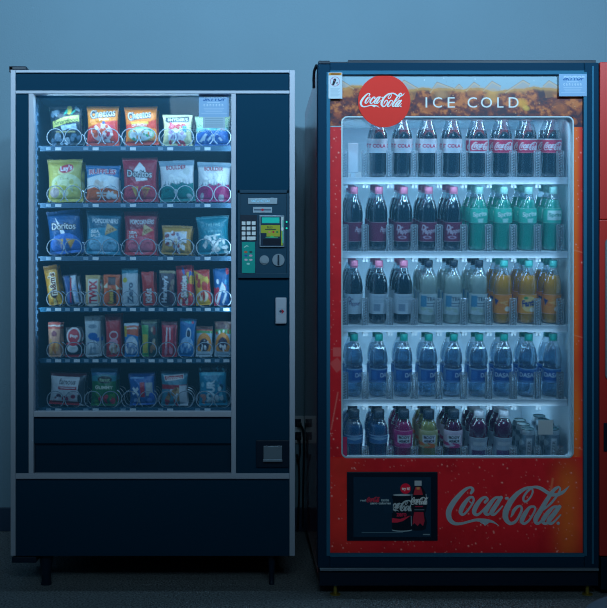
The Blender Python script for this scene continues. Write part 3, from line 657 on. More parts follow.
CANDY = [
 (3, 45.5, 267, 67, 307, .030, d_vert('#c8902c', "m&m's", '#5a2f24', '#f0e6d0', ex_mm, (26, 20, 76, 74)), 9, 'yellow candy packet with brown lettering, tilted, far left of fourth tray'),
 (3, 65, 276.5, 83.5, 307, .026, d_vert('#26344c', 'milk', '#9fc0ea', None, ex_dbl, (60, 30, 88, 92)), 9, 'dark and pale blue candy bar beside the yellow packet'),
 (3, 85.5, 276, 100.5, 307, .026, d_vert('#e6ded2', 'TWIX', '#cf2a3c', None, ex_twix, (26, 18, 80, 92), .05), 0, 'cream candy bar with big red upright letters'),
 (3, 102.5, 275.5, 121, 307, .026, d_vert('#e0662c', "Reese's", '#ecc04a', '#43302a', ex_reese, (28, 48, 62, 94)), 0, 'orange peanut butter cup packet with yellow script'),
 (3, 121.5, 269.5, 139.5, 307, .028, d_vert('#c6d0d6', 'Zero', '#54687e', None, ex_zero, (34, 38, 70, 94)), 1, 'white candy bar with teal top'),
 (3, 143, 273, 155.5, 307, .024, d_vert('#c8322c', 'KitKat', '#f0e4e0', '#8a1c22', None, (24, 50, 78, 92)), 3, 'narrow red wafer bar'),
 (3, 157.5, 271.5, 175, 307, .026, d_vert('#3c2c3c', "Hershey's", '#d8dce4', None, ex_hersh, (20, 16, 62, 92)), -2, 'dark brown chocolate bar with white lettering'),
 (3, 175.5, 267.5, 195, 308, .030, d_vert('#cc2c38', 'Skittles', '#f2ece8', '#8c1c28', ex_skit, (26, 26, 66, 80)), 2, 'red fruit candy packet with rainbow dots'),
 (3, 194.5, 271, 213.5, 307, .028, d_vert('#c93a2c', None, None, None, ex_star), 4, 'yellow and red fruit chew packet'),
 (3, 213.8, 269.5, 230.5, 307, .026, d_vert('#1c5f9c', None, None, None, ex_blue), 2, 'blue candy packet with red and white marks'),
 (4, 48.5, 323, 61.5, 358, .024, d_vert('#e2a88c', None, None, None, lambda P: P.r(0, 0, 100, 20, '#d25a4a').r(0, 8, 100, 13, '#efe0d6').e(50, 34, 22, 8, '#9a5a66').blobs(20, 55, 80, 90, 8, 14, ['#dc8a44', '#e8b070'], 3)), 1, 'peach cracker sleeve with red top'),
 (4, 65.5, 328, 82, 358, .028, d_vert('#232c38', None, None, None, lambda P: P.e(52, 30, 44, 30, '#e4e4e6').e(52, 30, 36, 24, '#c62e3c').t('Pop', 30, 24, 76, 38, '#f2eeee', bold=.04).e(46, 72, 34, 14, '#dfe6ea').p([(0, 56), (60, 44), (100, 56), (50, 64)], '#d03a4a').r(0, 92, 100, 100, '#c23044')), 0, 'black cookie packet with a red oval badge'),
 (4, 84.5, 317, 103.5, 358, .028, d_vert('#b9c6cc', None, None, None, lambda P: P.e(50, 26, 28, 5, '#7f93a2').e(52, 8, 4, 1.6, '#2a3c4c').e(50, 50, 30, 9, '#2a6cb4').p([(15, 66), (90, 52), (90, 62), (25, 76)], '#2f6fc0').e(52, 74, 32, 14, '#d8e2ea').blobs(25, 64, 80, 90, 6, 9, ['#9fb3c4', '#e4ecf0'], 5)), 2, 'tall silver grey packet with blue band'),
 (4, 103, 315, 126, 358, .030, d_vert('#9c2834', None, None, None, lambda P: P.p([(8, 18), (92, 14), (80, 100), (14, 100)], '#c8363c').e(52, 50, 28, 10, '#ead8da').e(52, 50, 22, 7, '#c24050').e(50, 66, 28, 8, '#e3a4b4').e(52, 80, 32, 12, '#e2d6d2').blobs(26, 72, 80, 90, 6, 8, ['#c8a890', '#b03a44'], 5)), 2, 'tall red packet flared at the top'),
 (4, 124.5, 324, 139.5, 358, .026, d_vert('#3a86c4', None, None, None, lambda P: P.r(0, 0, 100, 8, '#cfe0ea').r(0, 8, 18, 40, '#d8b840').p([(18, 8), (100, 8), (100, 40), (18, 32)], '#e0643c').r(18, 14, 90, 18, '#f2e6da').e(50, 66, 42, 26, '#cfdcea').blobs(15, 48, 85, 88, 10, 12, ['#e8eef4', '#9cb4d2', '#6a8cc0'], 5)), 1, 'blue cookie packet with orange and yellow top'),
 (4, 140.5, 321, 160, 358, .026, d_vert('#2c4a48', None, None, None, lambda P: P.p([(4, 14), (46, 14), (40, 100), (2, 100)], '#5fae62').p([(8, 40), (40, 40), (36, 90), (6, 90)], '#d2c04a').r(0, 0, 100, 10, '#7c8a74').blobs(54, 14, 92, 90, 9, 11, ['#a87a58', '#334a58', '#c8b49a', '#8a3a3a'], 5)), 2, 'green and yellow granola packet with brown side'),
 (4, 161.5, 322.5, 177, 358, .026, d_vert('#c8283e', None, None, None, lambda P: P.r(0, 0, 100, 10, '#6a2432').line(36, 16, 28, 90, 9, '#f0e4e8').line(54, 16, 62, 92, 9, '#e8c8d0').blobs(15, 55, 90, 90, 7, 11, ['#e89aac', '#d03a50'], 5).r(76, 12, 92, 90, '#8c1c34')), 0, 'crimson red candy bar with pale stripes'),
 (4, 177.5, 320, 194.5, 358, .028, d_vert('#1e6fae', None, None, None, lambda P: P.p([(10, 4), (90, 2), (88, 10), (60, 14)], '#3aa6c8').e(82, 8, 8, 4, '#c03a5a').e(60, 40, 18, 8, '#14304e').ring(60, 40, 14, 4, '#d8e8f2').e(52, 68, 40, 20, '#9cc6ea').blobs(20, 54, 84, 90, 9, 10, ['#7fb6e6', '#cfe4f4', '#3f84c8'], 5)), -3, 'bright blue crispy bar with round emblem'),
 (4, 195.5, 327.5, 212.5, 358, .026, d_vert('#8fb4c8', None, None, None, lambda P: P.r(0, 0, 100, 10, '#5a3a34').r(0, 10, 100, 22, '#b8442e').r(0, 14, 100, 22, '#4f8f4a').e(50, 60, 46, 38, '#d88a34').e(50, 62, 30, 22, '#2b2a3c').blobs(28, 46, 74, 78, 7, 7, ['#dfe2e6', '#4a3a48'], 5).r(0, 82, 100, 100, '#cfdfe8')), -1, 'orange ringed cookie packet with green stripe, ninth on fifth tray'),
 (4, 214, 322.5, 231, 358, .026, d_vert('#8fb4c8', None, None, None, lambda P: P.r(0, 0, 100, 22, '#6a4a48').blobs(10, 4, 90, 20, 6, 8, ['#8a6a5a', '#4a3038'], 2).r(0, 22, 100, 34, '#4f8f4a').blobs(10, 24, 90, 34, 5, 6, ['#dfe6e2', '#c8402e'], 3).e(50, 64, 46, 32, '#d88a34').e(50, 64, 30, 19, '#3a3144').blobs(28, 50, 74, 80, 7, 7, ['#e8e4e6', '#4a3a48'], 6).r(0, 85, 100, 100, '#b8cfdc')), -1, 'taller orange ringed cookie packet with brown top, far right of fifth tray'),
 (5, 48.5, 375, 85.5, 407.5, .045, d_vert('#d8dade', None, None, None, lambda P: P.r(0, 0, 100, 12, '#5c2634').p([(84, 8), (100, 8), (100, 100), (80, 92)], '#3c4650').t('famous', 26, 18, 74, 36, '#27303c', bold=.02, shear=.2).r(24, 42, 78, 52, '#b8324c').r(28, 45, 74, 48, '#e8dce0').blobs(10, 60, 80, 82, 9, 8, ['#b03058', '#e6dce2', '#6a3a58'], 3).r(0, 88, 84, 100, '#c22c3c')), -3, 'white cookie bag with red dots and red bottom edge'),
 (5, 90.5, 369.5, 118, 407.5, .042, d_vert('#2b7a4a', None, None, None, lambda P: P.r(0, 0, 100, 22, '#2f6f94').p([(0, 22), (50, 16), (100, 20), (100, 34), (0, 34)], '#3f8f9a').e(54, 30, 28, 10, '#14241e').t('forest', 34, 26, 74, 35, '#b8d6a8', bold=.02).t('GUMMY', 16, 46, 88, 55, '#e6ecd6', bold=.04).blobs(20, 64, 90, 95, 12, 9, ['#c92a44', '#d84a5a', '#b81c3c', '#5aa04a'], 3)), 0, 'green gummy candy bag with black oval'),
 (5, 129.5, 375, 156.5, 407.5, .042, d_vert('#2f6cb4', None, None, None, lambda P: P.r(0, 0, 100, 12, '#1f4a86').r(6, 12, 60, 17, '#7fb0e0').r(44, 28, 62, 74, '#cc3040').r(66, 30, 94, 72, '#b9c4c8').line(12, 64, 36, 46, 9, '#e4ecf4').line(14, 44, 36, 68, 8, '#e4ecf4').blobs(6, 72, 92, 97, 9, 11, ['#6a94e0', '#3f74d0', '#a8c4f0'], 3)), 3, 'blue snack bag with red and white blocks'),
 (5, 160.5, 373, 188.5, 407.5, .042, d_vert('#4c8ea4', None, None, None, lambda P: P.r(0, 0, 100, 8, '#2f6278').p([(10, 12), (84, 6), (86, 20), (14, 28)], '#e6e2e0').p([(13, 14), (82, 9), (83, 18), (16, 25)], '#b83044').t("Grandma's", 20, 10, 78, 24, '#f0e6e2', rot=4, bold=.02).r(0, 38, 100, 50, '#b82a3e').blobs(10, 50, 90, 84, 12, 11, ['#b88a5a', '#8a5a38', '#d8dce0', '#caa47a'], 5).r(70, 40, 100, 100, '#dfe4ea').blobs(6, 86, 94, 98, 5, 8, ['#c22c40'], 4)), 0, 'teal topped cookie bag with red name banner'),
 (5, 198.5, 368.5, 228, 407.5, .042, d_vert('#1f8fb0', None, None, None, lambda P: P.r(0, 0, 100, 14, '#13485e').blobs(5, 2, 95, 14, 10, 5, ['#5fb8ca', '#0c2c3e'], 2).r(8, 14, 92, 22, '#3fb4cc').t('SOUR', 26, 34, 58, 94, '#d6ecf2', rot=90, bold=.06).blobs(60, 40, 92, 92, 14, 7, ['#d4e8f0', '#2a7ab0', '#5fc0d6', '#16506a'], 5).blobs(6, 40, 24, 92, 8, 6, ['#cf8a7a', '#7fc4d8'], 6)), 1, 'bright cyan wrapped snack pack in last slot of bottom tray'),
]
DP = 3.79
for tb, nm_, cat in ((BAGS, 'snack_bag', 'snack bag'), (CANDY, 'candy_packet', 'packaged snack')):
    for (ri, x0, y0, x1, y1, dep, dz, roll, lab) in tb:
        small = ri in (3, 4)
        zf = TRAYS[ri][1]+.0008
        nm = nm_ if small or tb is BAGS else 'snack_bag'
        if small:                                            # keep to its own slot
            xc, wd = (x0+x1)/2, min(x1-x0, 17.0-abs(roll)*.32); x0, x1 = xc-wd/2, xc+wd/2
        o = packet(nm, x0, y0, x1, y1-.3, dep, dz, DP-.004, -roll, zf+.0062, seam=.05 if small else .07, pinch=.04 if small else .10)
        o['_o'] = (0, 0, 0)
        grp = f'snacks on the {ROWS[ri][0]} tray'
        tag(o, lab, cat, grp)
        c = dup(o, o.location + Vector((random.uniform(-.004, .004), .082, 0)), 'second in line behind the ' + lab.split(',')[0], grp)

# ------------------------------------------------------------------ drinks cooler
E0 = 3.55
ck = thing('drinks_vending_machine', 'tall red glass-front drinks cooler with black frame and script logo', 'vending machine', (PX(459, E0), 4.0, 0))
EB = 4.44
cL, cR = PX(318, E0), PX(599, E0); cT, cB = PZ(63, E0), PZ(571, E0)
b = MB()
b.box(cL+.004, cL+.03, E0+.075, EB, .06, cT-.004, .003); b.box(cR-.03, cR-.004, E0+.075, EB, .06, cT-.004, .003)
b.box(cL+.03, cR-.03, EB-.03, EB, .06, cT-.004); b.box(cL+.03, cR-.03, E0+.075, EB-.03, cT-.03, cT-.004); b.box(cL+.03, cR-.03, E0+.075, EB-.03, .06, .09)
b.build('cabinet', 'red', ck)
b = MB()                                                    # door frame
b.px(318, 62.5, 330, 568, E0, E0+.07, .004); b.px(584.5, 62.5, 599, 568, E0, E0+.07, .004)
b.px(330, 62.5, 584.5, 74, E0, E0+.07, .004); b.px(330, 555, 584.5, 568, E0, E0+.07, .004)
b.build('door_frame', 'frame', ck)
b = MB(); b.px(326.5, 72, 330.2, 556, E0-.003, E0+.01, .001); b.px(583.8, 72, 587, 556, E0-.003, E0+.01, .001); b.px(330, 70.5, 584.5, 74.3, E0-.003, E0+.01, .001); b.px(330, 553.5, 584.5, 557, E0-.003, E0+.01, .001)
b.px(592, 66, 594, 564, E0-.003, E0+.01, .001)
b.build('frame_beading', 'frame_in', ck)
b = MB(); b.px(320, 568.5, 599, 571, E0-.012, E0+.02, .001); b.build('sill_strip', 'steel', ck)
b = MB(); b.px(319.5, 571, 598.5, 586, E0+.004, E0+.08, .003); b.px(322, 585.5, 597, 589, E0+.16, EB-.1, .002); b.build('base_panel', 'black', ck)
b = MB(); b.px(348, 60, 596, 63.4, E0+.02, EB-.02, .002); b.build('top_strip', 'black', ck)
b = MB(); b.px(318.5, 60.5, 330, 64, E0-.003, E0+.1, .003); b.px(330, 61.8, 347, 63.6, E0+.01, E0+.06, .001); b.build('hinge_cap', 'black', ck)
b = MB(); X = PX(317.4, E0); b.tube([(X, E0+.05, PZ(62, E0)), (X-.006, E0+.08, PZ(66, E0)), (X-.006, E0+.11, PZ(72, E0)), (X-.004, E0+.13, PZ(80, E0))], .005, 10); b.build('hinge_cable', 'cord', ck, True)
for xx, dd_ in ((336, .028), (590, .028), (336, .75), (590, .75)):
    b = MB(); b.lathe([(.018, 0), (.018, .004), (.007, .006), (.006, .044), (.0095, .046), (.0095, .054)], 18, (PX(xx, E0), E0+dd_, 0)); b.build('levelling_foot', 'brass', ck, True)

# printed door film
rr = lambda P: None
def film(P, glow):
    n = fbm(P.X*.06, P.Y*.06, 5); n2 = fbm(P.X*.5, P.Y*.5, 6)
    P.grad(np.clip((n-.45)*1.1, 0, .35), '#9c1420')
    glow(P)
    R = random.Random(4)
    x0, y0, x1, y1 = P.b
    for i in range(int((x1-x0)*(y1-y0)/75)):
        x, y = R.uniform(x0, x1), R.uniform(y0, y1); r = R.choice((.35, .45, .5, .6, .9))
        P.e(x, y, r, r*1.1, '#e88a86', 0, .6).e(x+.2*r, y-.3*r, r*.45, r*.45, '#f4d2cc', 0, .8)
    return P
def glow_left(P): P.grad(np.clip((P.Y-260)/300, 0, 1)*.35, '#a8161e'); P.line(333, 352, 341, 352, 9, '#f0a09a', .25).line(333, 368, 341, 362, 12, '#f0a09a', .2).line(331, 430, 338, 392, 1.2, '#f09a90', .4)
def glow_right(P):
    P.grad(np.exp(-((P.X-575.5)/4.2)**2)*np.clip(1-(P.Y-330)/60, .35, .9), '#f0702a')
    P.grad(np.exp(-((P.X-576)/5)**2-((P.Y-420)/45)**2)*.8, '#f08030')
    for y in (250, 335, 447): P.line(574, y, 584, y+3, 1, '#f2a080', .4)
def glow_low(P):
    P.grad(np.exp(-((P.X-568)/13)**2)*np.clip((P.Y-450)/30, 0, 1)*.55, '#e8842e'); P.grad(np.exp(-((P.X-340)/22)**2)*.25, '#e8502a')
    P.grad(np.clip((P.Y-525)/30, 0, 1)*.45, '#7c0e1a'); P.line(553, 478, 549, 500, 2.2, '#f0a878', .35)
RED = '#d22430'
k = 1.6
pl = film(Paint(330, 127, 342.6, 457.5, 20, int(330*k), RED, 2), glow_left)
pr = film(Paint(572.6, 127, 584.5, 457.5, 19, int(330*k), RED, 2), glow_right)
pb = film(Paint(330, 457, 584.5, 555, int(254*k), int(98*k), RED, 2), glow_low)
DG = E0+.010
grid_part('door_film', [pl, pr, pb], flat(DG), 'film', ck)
b = MB(); b.px(330, 74, 342.2, 555, DG+.002, DG+.03); b.px(573, 74, 584.5, 555, DG+.002, DG+.03); b.px(342.2, 457.2, 573, 555, DG+.002, DG+.03); b.px(342.2, 74, 573, 117.2, DG+.002, DG+.03)
b.build('door_core', 'redmat', ck)
# header picture: iced cola
H = Paint(330, 74, 584.5, 127, 560, 118, '#93b6c8', 2)
surf_y = 88 + 5*(fbm(H.X*.05, H.X*0, 31)-.5)*2 + np.clip((H.X-520)/60, 0, 1)*2
liq = H.Y > surf_y
n1 = fbm(H.X*.07, H.Y*.11, 12); n2 = fbm(H.X*.22, H.Y*.26, 13); n3 = fbm(H.X*.6, H.Y*.7, 14)
tt = np.clip((n1*.62+n2*.5+n3*.16-.47)*3.4 - np.clip((H.Y-104)/50, 0, .5), 0, 1)
cd, cm, cl_ = [np.array(lin(c)) for c in ('#2f1a36', '#74302f', '#c9703c')]
liqc = np.where(tt[..., None] < .55, cd+(cm-cd)*(tt[..., None]/.55), cm+(cl_-cm)*((tt[..., None]-.55)/.45))
H.A[liq] = liqc[liq]
edge = np.exp(-((H.Y-surf_y-1)/1.8)**2)[..., None]*.75; H.A = H.A*(1-edge)+np.array(lin('#d6a25c'))*edge
for pts in ([(330, 84), (341, 80), (354, 88), (350, 96), (334, 98)], [(398, 88), (404, 80), (418, 88), (414, 100), (402, 100)], [(430, 92), (437, 82), (453, 88), (450, 97), (432, 100)], [(455, 88), (459, 84), (463, 88), (461, 92)], [(466, 90), (474, 82), (480, 86), (478, 94), (468, 96)], [(483, 90), (492, 81), (501, 86), (498, 103), (485, 104)], [(505, 92), (523, 80), (530, 84), (526, 94)], [(543, 86), (549, 80.5), (562, 88), (556, 97), (546, 98)]):
    H.p(pts, '#c88a52', .35)
    for (a, c), (a2, c2) in zip(pts[:2], pts[1:3]): H.line(a, c, a2, c2, .8, '#8a5a44', .55); H.line(a, c+1, a2, c2+1, 1.6, '#d8b890', .45)
for x, y, rx, ry, c, a in ((492, 96, 6, 8, '#e0a24e', .55), (522, 103, 6, 5, '#f2ae3c', .6), (526, 108, 4, 3, '#ffc850', .6), (474, 95, 8, 5, '#c06a34', .5), (407, 98, 6, 7, '#c8884a', .5), (441, 94, 7, 5, '#d09a6a', .4), (350, 92, 5, 6, '#b8783e', .5), (572, 121, 6, 4, '#e8742e', .6), (580, 108, 3, 8, '#c8642e', .4), (338, 115, 5, 3, '#c25a34', .5), (560, 108, 10, 7, '#d07038', .4), (430, 108, 10, 5, '#8c3426', .5)):
    for q_ in (1, .75, .5): H.e(x, y, rx*q_, ry*q_, c, 20, a*.5)
H.blobs(405, 76, 580, 84, 26, .6, ['#8aa8b8', '#e2eef4'], 9, .7).blobs(340, 92, 584, 125, 120, .6, ['#e0a878', '#c87848', '#4a2830'], 10, .6)
for ch, x0, x1 in (('I', 425.6, 427.2), ('C', 433, 442), ('E', 447.6, 455), ('C', 467.6, 477), ('O', 481, 492), ('L', 497.3, 503.4), ('D', 508.8, 518.6)):
    H.t(ch, x0, 97.3, x1, 107.6, '#e6f1f6', bold=-.004)
H.r(330, 126, 342.2, 127, '#9fc4d8')
grid_part('header_graphic', [H], flat(DG-.0005), 'print', ck, hole=lambda X, Y: (X > 342) & (X < 573) & (Y > 117))
# window gasket with round corners and a pane
def rrect(x0, y0, x1, y1, r, n=8):
    pts = []
    for cx, cy, a0 in ((x1-r, y0+r, -90), (x1-r, y1-r, 0), (x0+r, y1-r, 90), (x0+r, y0+r, 180)):
        for i in range(n+1):
            a = math.radians(a0+90*i/n); pts.append((cx+r*math.cos(a), cy+r*math.sin(a)))
    return pts
def frame_mesh(outer, inner, D, D1):
    b = MB(); g = []
    for D_ in (D, D1):
        g.append([b.bm.verts.new((PX(x, D), D_, PZ(y, D))) for x, y in outer]); g.append([b.bm.verts.new((PX(x, D), D_, PZ(y, D))) for x, y in inner])
    fo, fi, bo, bi = g; n = len(outer)
    for i in range(n):
        j = (i+1) % n
        b.bm.faces.new((fo[i], fo[j], fi[j], fi[i])); b.bm.faces.new((bo[j], bo[i], bi[i], bi[j]))
        b.bm.faces.new((fo[j], fo[i], bo[i], bo[j])); b.bm.faces.new((fi[i], fi[j], bi[j], bi[i]))
    return b
frame_mesh(rrect(341.3, 116.2, 573.9, 458.2, 6), rrect(342.6, 117.4, 572.6, 457, 5), DG-.0015, DG+.045).build('window_gasket', 'cooler', ck)
b = MB(); b.px(342, 117, 573.4, 457.6, DG+.02, DG+.026); b.build('window_pane', 'glass', ck)
# badge disc
b = MB(); Dd = DG-.004; b.disc(PX(384.2, Dd), PZ(101, Dd), 26.2*Dd/F, Dd, Dd+.002, 64); bd = b.build('badge_disc', principled('badge_red', '#f04038', .6, spec=.1), ck)
def script_mesh(name, x0, y0, x1, y1, D, parent, th=.0012):
    kx = (x1-x0)/SW; ky = (y1-y0)/SH; b = MB()
    for si, st in enumerate(SCRIPT):
        c = smooth_stroke(st, 8); P_ = [(x0+(x-SX0)*kx, y0+(y-SY0)*ky, w*(kx+ky)/4*.86) for x, y, w in c]
        L, R_ = [], []
        for i in range(len(P_)):
            xa, ya, _ = P_[max(i-1, 0)]; xb, yb, _ = P_[min(i+1, len(P_)-1)]; d = math.hypot(xb-xa, yb-ya) or 1
            nx, ny = -(yb-ya)/d, (xb-xa)/d; x, y, w = P_[i]; w = max(w, .12)
            L.append((x+nx*w, y+ny*w)); R_.append((x-nx*w, y-ny*w))
        Dk = D-si*.00008
        V = lambda p, dd_: b.bm.verts.new((PX(p[0], D), dd_, PZ(p[1], D)))
        lf = [V(p, Dk) for p in L]; rf = [V(p, Dk) for p in R_]; lb = [V(p, D+th) for p in L]; rb = [V(p, D+th) for p in R_]
        for i in range(len(L)-1):
            for q4 in ((lf[i], lf[i+1], rf[i+1], rf[i]), (lf[i+1], lf[i], lb[i], lb[i+1]), (rf[i], rf[i+1], rb[i+1], rb[i])): b.bm.faces.new(q4)
        for ke, (x, y, w) in enumerate((P_[0], P_[-1]) if len(st) > 2 else (P_[0],)):   # round ends
            w = max(w, .12); vs = [V((x+w*math.cos(a*PI/8), y+w*math.sin(a*PI/8)), Dk-.00003-.00003*ke) for a in range(16)]; b.bm.faces.new(vs)
    o0 = Vector(parent['_o'])
    for v_ in b.bm.verts: v_.co -= o0
    me = bpy.data.meshes.new(name); b.bm.to_mesh(me); b.bm.free()
    return link(name, me, 'logo', parent, False, o0)
script_mesh('script_logo', 359.8, 92.6, 405.8, 107.6, Dd-.0014, bd)
script_mesh('script_logo', 445.6, 485.2, 573.2-1.3, 526.2, DG-.0018, ck, .0014)
# stickers
P = Paint(328.5, 72.5, 342.3, 98.6, 56, 104, '#c9dbe8').r(329, 72.8, 341.6, 75.3, '#d88a2a').r(331, 73.5, 339.6, 74.6, '#5a3a22').ring(335, 81.5, 4.6, .5, '#b86a8c').p([(332, 85), (333.6, 79), (335.4, 78.6), (336.2, 80.4), (334, 85.2)], '#14202e').e(335, 79.4, 1.1, 1, '#14202e').line(331.8, 78, 338.6, 85, .5, '#b86a8c').line(336, 83.5, 338.2, 82, .5, '#33485a')
for i in range(9): P.r(330.5, 88.2+i*.95, 340 - (i % 3), 88.6+i*.95, '#8ea6ba', .7)
b = MB(); b.px(328.5, 72.5, 342.3, 98.6, E0-.0046, E0-.0032); o = b.build('warning_sticker', 'tag', ck); grid_part('warning_print', [P], flat(E0-.005), 'matte', o)
notice(559, 74, 586.8, 96.2, ck, E0-.0052, 'service_notice')
b = MB(); b.px(538.2, 420.2, 553, 434.6, DG+.017, DG+.0185); b.build('white_sticker', 'white', ck)
P = Paint(342.6, 436, 347, 457, 14, 60, '#c8305a'); b = MB(); b.px(343, 437, 347, 456.4, DG+.017, DG+.019); b.build('pink_label', principled('pink_print', '#d0386a', .5), ck)

# advertising screen
b = MB(); b.px(347, 472, 437.8, 541, DG-.006, DG+.02, .002); sc_ = b.build('advert_screen', 'black', ck)
A = Paint(353.5, 477, 431, 537, 310, 240, '#10324a', 2)
A.e(388, 510, 60, 40, '#0e2c42', 0, .4)
A.e(405.6, 488.6, 5.2, 5.2, '#d81c3e').t('try it!', 401.8, 487, 409.6, 491, '#f0e2e6', bold=.05)
A.r(392, 496, 411.5, 529, '#0a1c2a').e(402, 530, 10, 1.6, '#8fb0bf').e(402, 529.3, 10, 1.4, '#0a1c2a').e(402, 495, 9, 1.0, '#a8c2cc', 0, .8)
A.script(385, 500, 418, 511.5, '#9fb9c4', fat=1.15).r(384, 498, 392, 513, '#10324a').t('zero', 396.5, 513, 406.5, 516.6, '#b8284a', bold=.03)
A.p([(392, 518), (400, 519), (411, 515.4), (403, 521), (397, 522.6), (392, 522.6)], '#c42c48')
bot = [(414.6, 481), (421.8, 481), (421.6, 486), (423.6, 489), (426.6, 495), (427.6, 503), (426, 511), (424.8, 514), (427, 522), (425.8, 529), (422, 530.6), (414, 530.6), (411, 529), (410.6, 522), (412.4, 514), (411.2, 509), (410.6, 502), (411.6, 494), (413.6, 489), (414.8, 486)]
A.p(bot, '#0b1a28').r(414.6, 480.6, 421.6, 485.8, '#9db2bd').p([(415.4, 487), (420.8, 487), (423, 495), (413.4, 495)], '#a83040').r(416.6, 487, 419.6, 489.5, '#c88a5a')
A.p([(414.2, 512), (423.4, 512), (424.6, 521), (423, 526), (420, 523), (417.6, 526), (414.6, 523), (412.6, 525), (413, 519)], '#a02a40').line(412, 494, 411.4, 504, .8, '#7f9db0').line(426, 494, 427, 504, .8, '#7f9db0').line(411.2, 516, 411.4, 526, .7, '#7f9db0')
A.script(410.6, 497, 428.6, 504.8, '#c3d6dc', fat=1.2).r(415, 506, 423, 507, '#b8284a', .8).r(414.4, 509.4, 424.4, 510.2, '#6f90a0', .7).r(392, 499, 393, 513, '#10324a')
A.t('real', 360.4, 499.2, 366, 501.4, '#8fb0bd', bold=.03).script(366.6, 496.8, 380.4, 502.4, '#b8324a', fat=1.3).t('taste', 381, 498.8, 389, 501.4, '#8fb0bd', bold=.03)
A.t('zero calories', 370, 501.9, 390.8, 504.4, '#9fbcc8', bold=.03).r(361.6, 532.2, 403, 532.9, '#5f8698', .7).r(423, 534, 430, 535, '#8fb0bd', .6)
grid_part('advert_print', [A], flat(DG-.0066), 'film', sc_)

# cooler interior
fL, fR = PX(341, DG)-.004, PX(574.5, DG)+.016; fT, fB = PZ(92, DG), PZ(486, DG)
b = MB()
b.box(fL-.012, fL, E0+.075, 4.32, fB, fT); b.box(fR, fR+.012, E0+.075, 4.32, fB, fT); b.box(fL-.012, fR+.012, 4.31, 4.325, fB, fT); b.box(fL, fR, E0+.075, 4.31, fT, fT+.012); b.box(fL, fR, E0+.075, 4.31, fB-.012, fB)
b.build('cooler_liner', 'cooler', ck)
COLS = [353, 377.7, 402.3, 427, 451.7, 477, 501.5, 526, 550.4]
SR = [177.3, 251.3, 325.3, 399.2, 473.5]; SLOPE = math.radians(9.5)
DL = 3.672; DBOT = 3.735
def guide_mesh(wpx, h):
    b = MB(); w = wpx*DL/F
    b.box(-w/2, w/2, .004, .0065, 0, h, .001); n0 = len(b.bm.faces)
    for k, hh in ((-1, .97), (1, .97), (-.52, .9), (.48, .93)): b.box(k*w/2-.0012, k*w/2+.0012, -.001, .008, 0, h*hh, .0006)
    for i in range(9):
        z = h*(.08+.095*i); b.box(-w*.24, -w*.05, 0, .006, z, z+h*.045, .0006); b.box(w*.05, w*.22, 0, .006, z+h*.03, z+h*.07, .0006)
    b.bm.faces.ensure_lookup_table()
    for f in b.bm.faces[n0:]: f.material_index = 1
    return b
SHELF = []
gm = None
for ri, ys in enumerate(SR):
    zf = PZ(ys+.3, DL)
    b = MB()
    b.px(342.2, ys, 567.8, ys+6.8, DL, DL+.006, .001)
    # sloped plate with ribs
    L = .56; c_, s_ = math.cos(SLOPE), math.sin(SLOPE)
    xs0, xs1 = PX(342.2, DL), PX(570, DL)
    vs = [b.bm.verts.new(p) for p in ((xs0, DL+.006, zf-.004), (xs1, DL+.006, zf-.004), (xs1, DL+L*c_, zf-.004+L*s_), (xs0, DL+L*c_, zf-.004+L*s_), (xs0, DL+.006, zf), (xs1, DL+.006, zf), (xs1, DL+L*c_, zf+L*s_), (xs0, DL+L*c_, zf+L*s_))]
    for q4 in ((0, 1, 2, 3), (4, 7, 6, 5), (0, 4, 5, 1), (2, 6, 7, 3), (1, 5, 6, 2), (0, 3, 7, 4)): b.bm.faces.new([vs[i] for i in q4])
    sh = b.build('shelf', 'white', ck); SHELF.append((sh, zf))
    b = MB()
    for xc in [COLS[0]-12.3]+[(p_+q_)/2 for p_, q_ in zip(COLS, COLS[1:])]+[562.5]:
        X = PX(xc, DL)
        if xc > 345: b.box(X-.003, X+.003, DL+.0002, DL+.0045, PZ(ys+4, DL), PZ(ys+3, DL))
    b.bm.free()
    edges = [345]+[(p_+q_)/2 for p_, q_ in zip(COLS, COLS[1:])]+[561]
    for gi, xc in enumerate(edges):
        if gm is None: g = gm = guide_mesh(11, .098).build('bottle_guide', 'guide', None, origin=(0, 0, 0)); g.data.materials.append(M['rib'])
        else: g = gm.copy(); COL.objects.link(g)
        g.parent = sh; g.location = Vector((PX(xc, DL), DL+.0065, zf)) - Vector(sh['_o']); 
        if gi in (0,): g.scale.x = .6
    if ri:                                                   # little white clips hanging below the shelf above
        for xc in edges[:-1]:
            b = MB()
            for dx in (-1.6, 1.6): b.px(xc+dx-1.1, SR[ri-1]+8, xc+dx+1.1, SR[ri-1]+10.6, DL+.008, DL+.014, .0005)
            b.px(xc-2.6, SR[ri-1]+6.2, xc+2.6, SR[ri-1]+8.2, DL+.008, DL+.03)
            b.build('rail_clip', 'white', SHELF[ri-1][0])
b = MB(); b.px(348, 143, 358.2, 172.5, 3.70, 3.708, .002); b.px(351, 168, 355, 177, 3.702, 3.707, .001); b.build('pusher_paddle', 'white', SHELF[0][0])

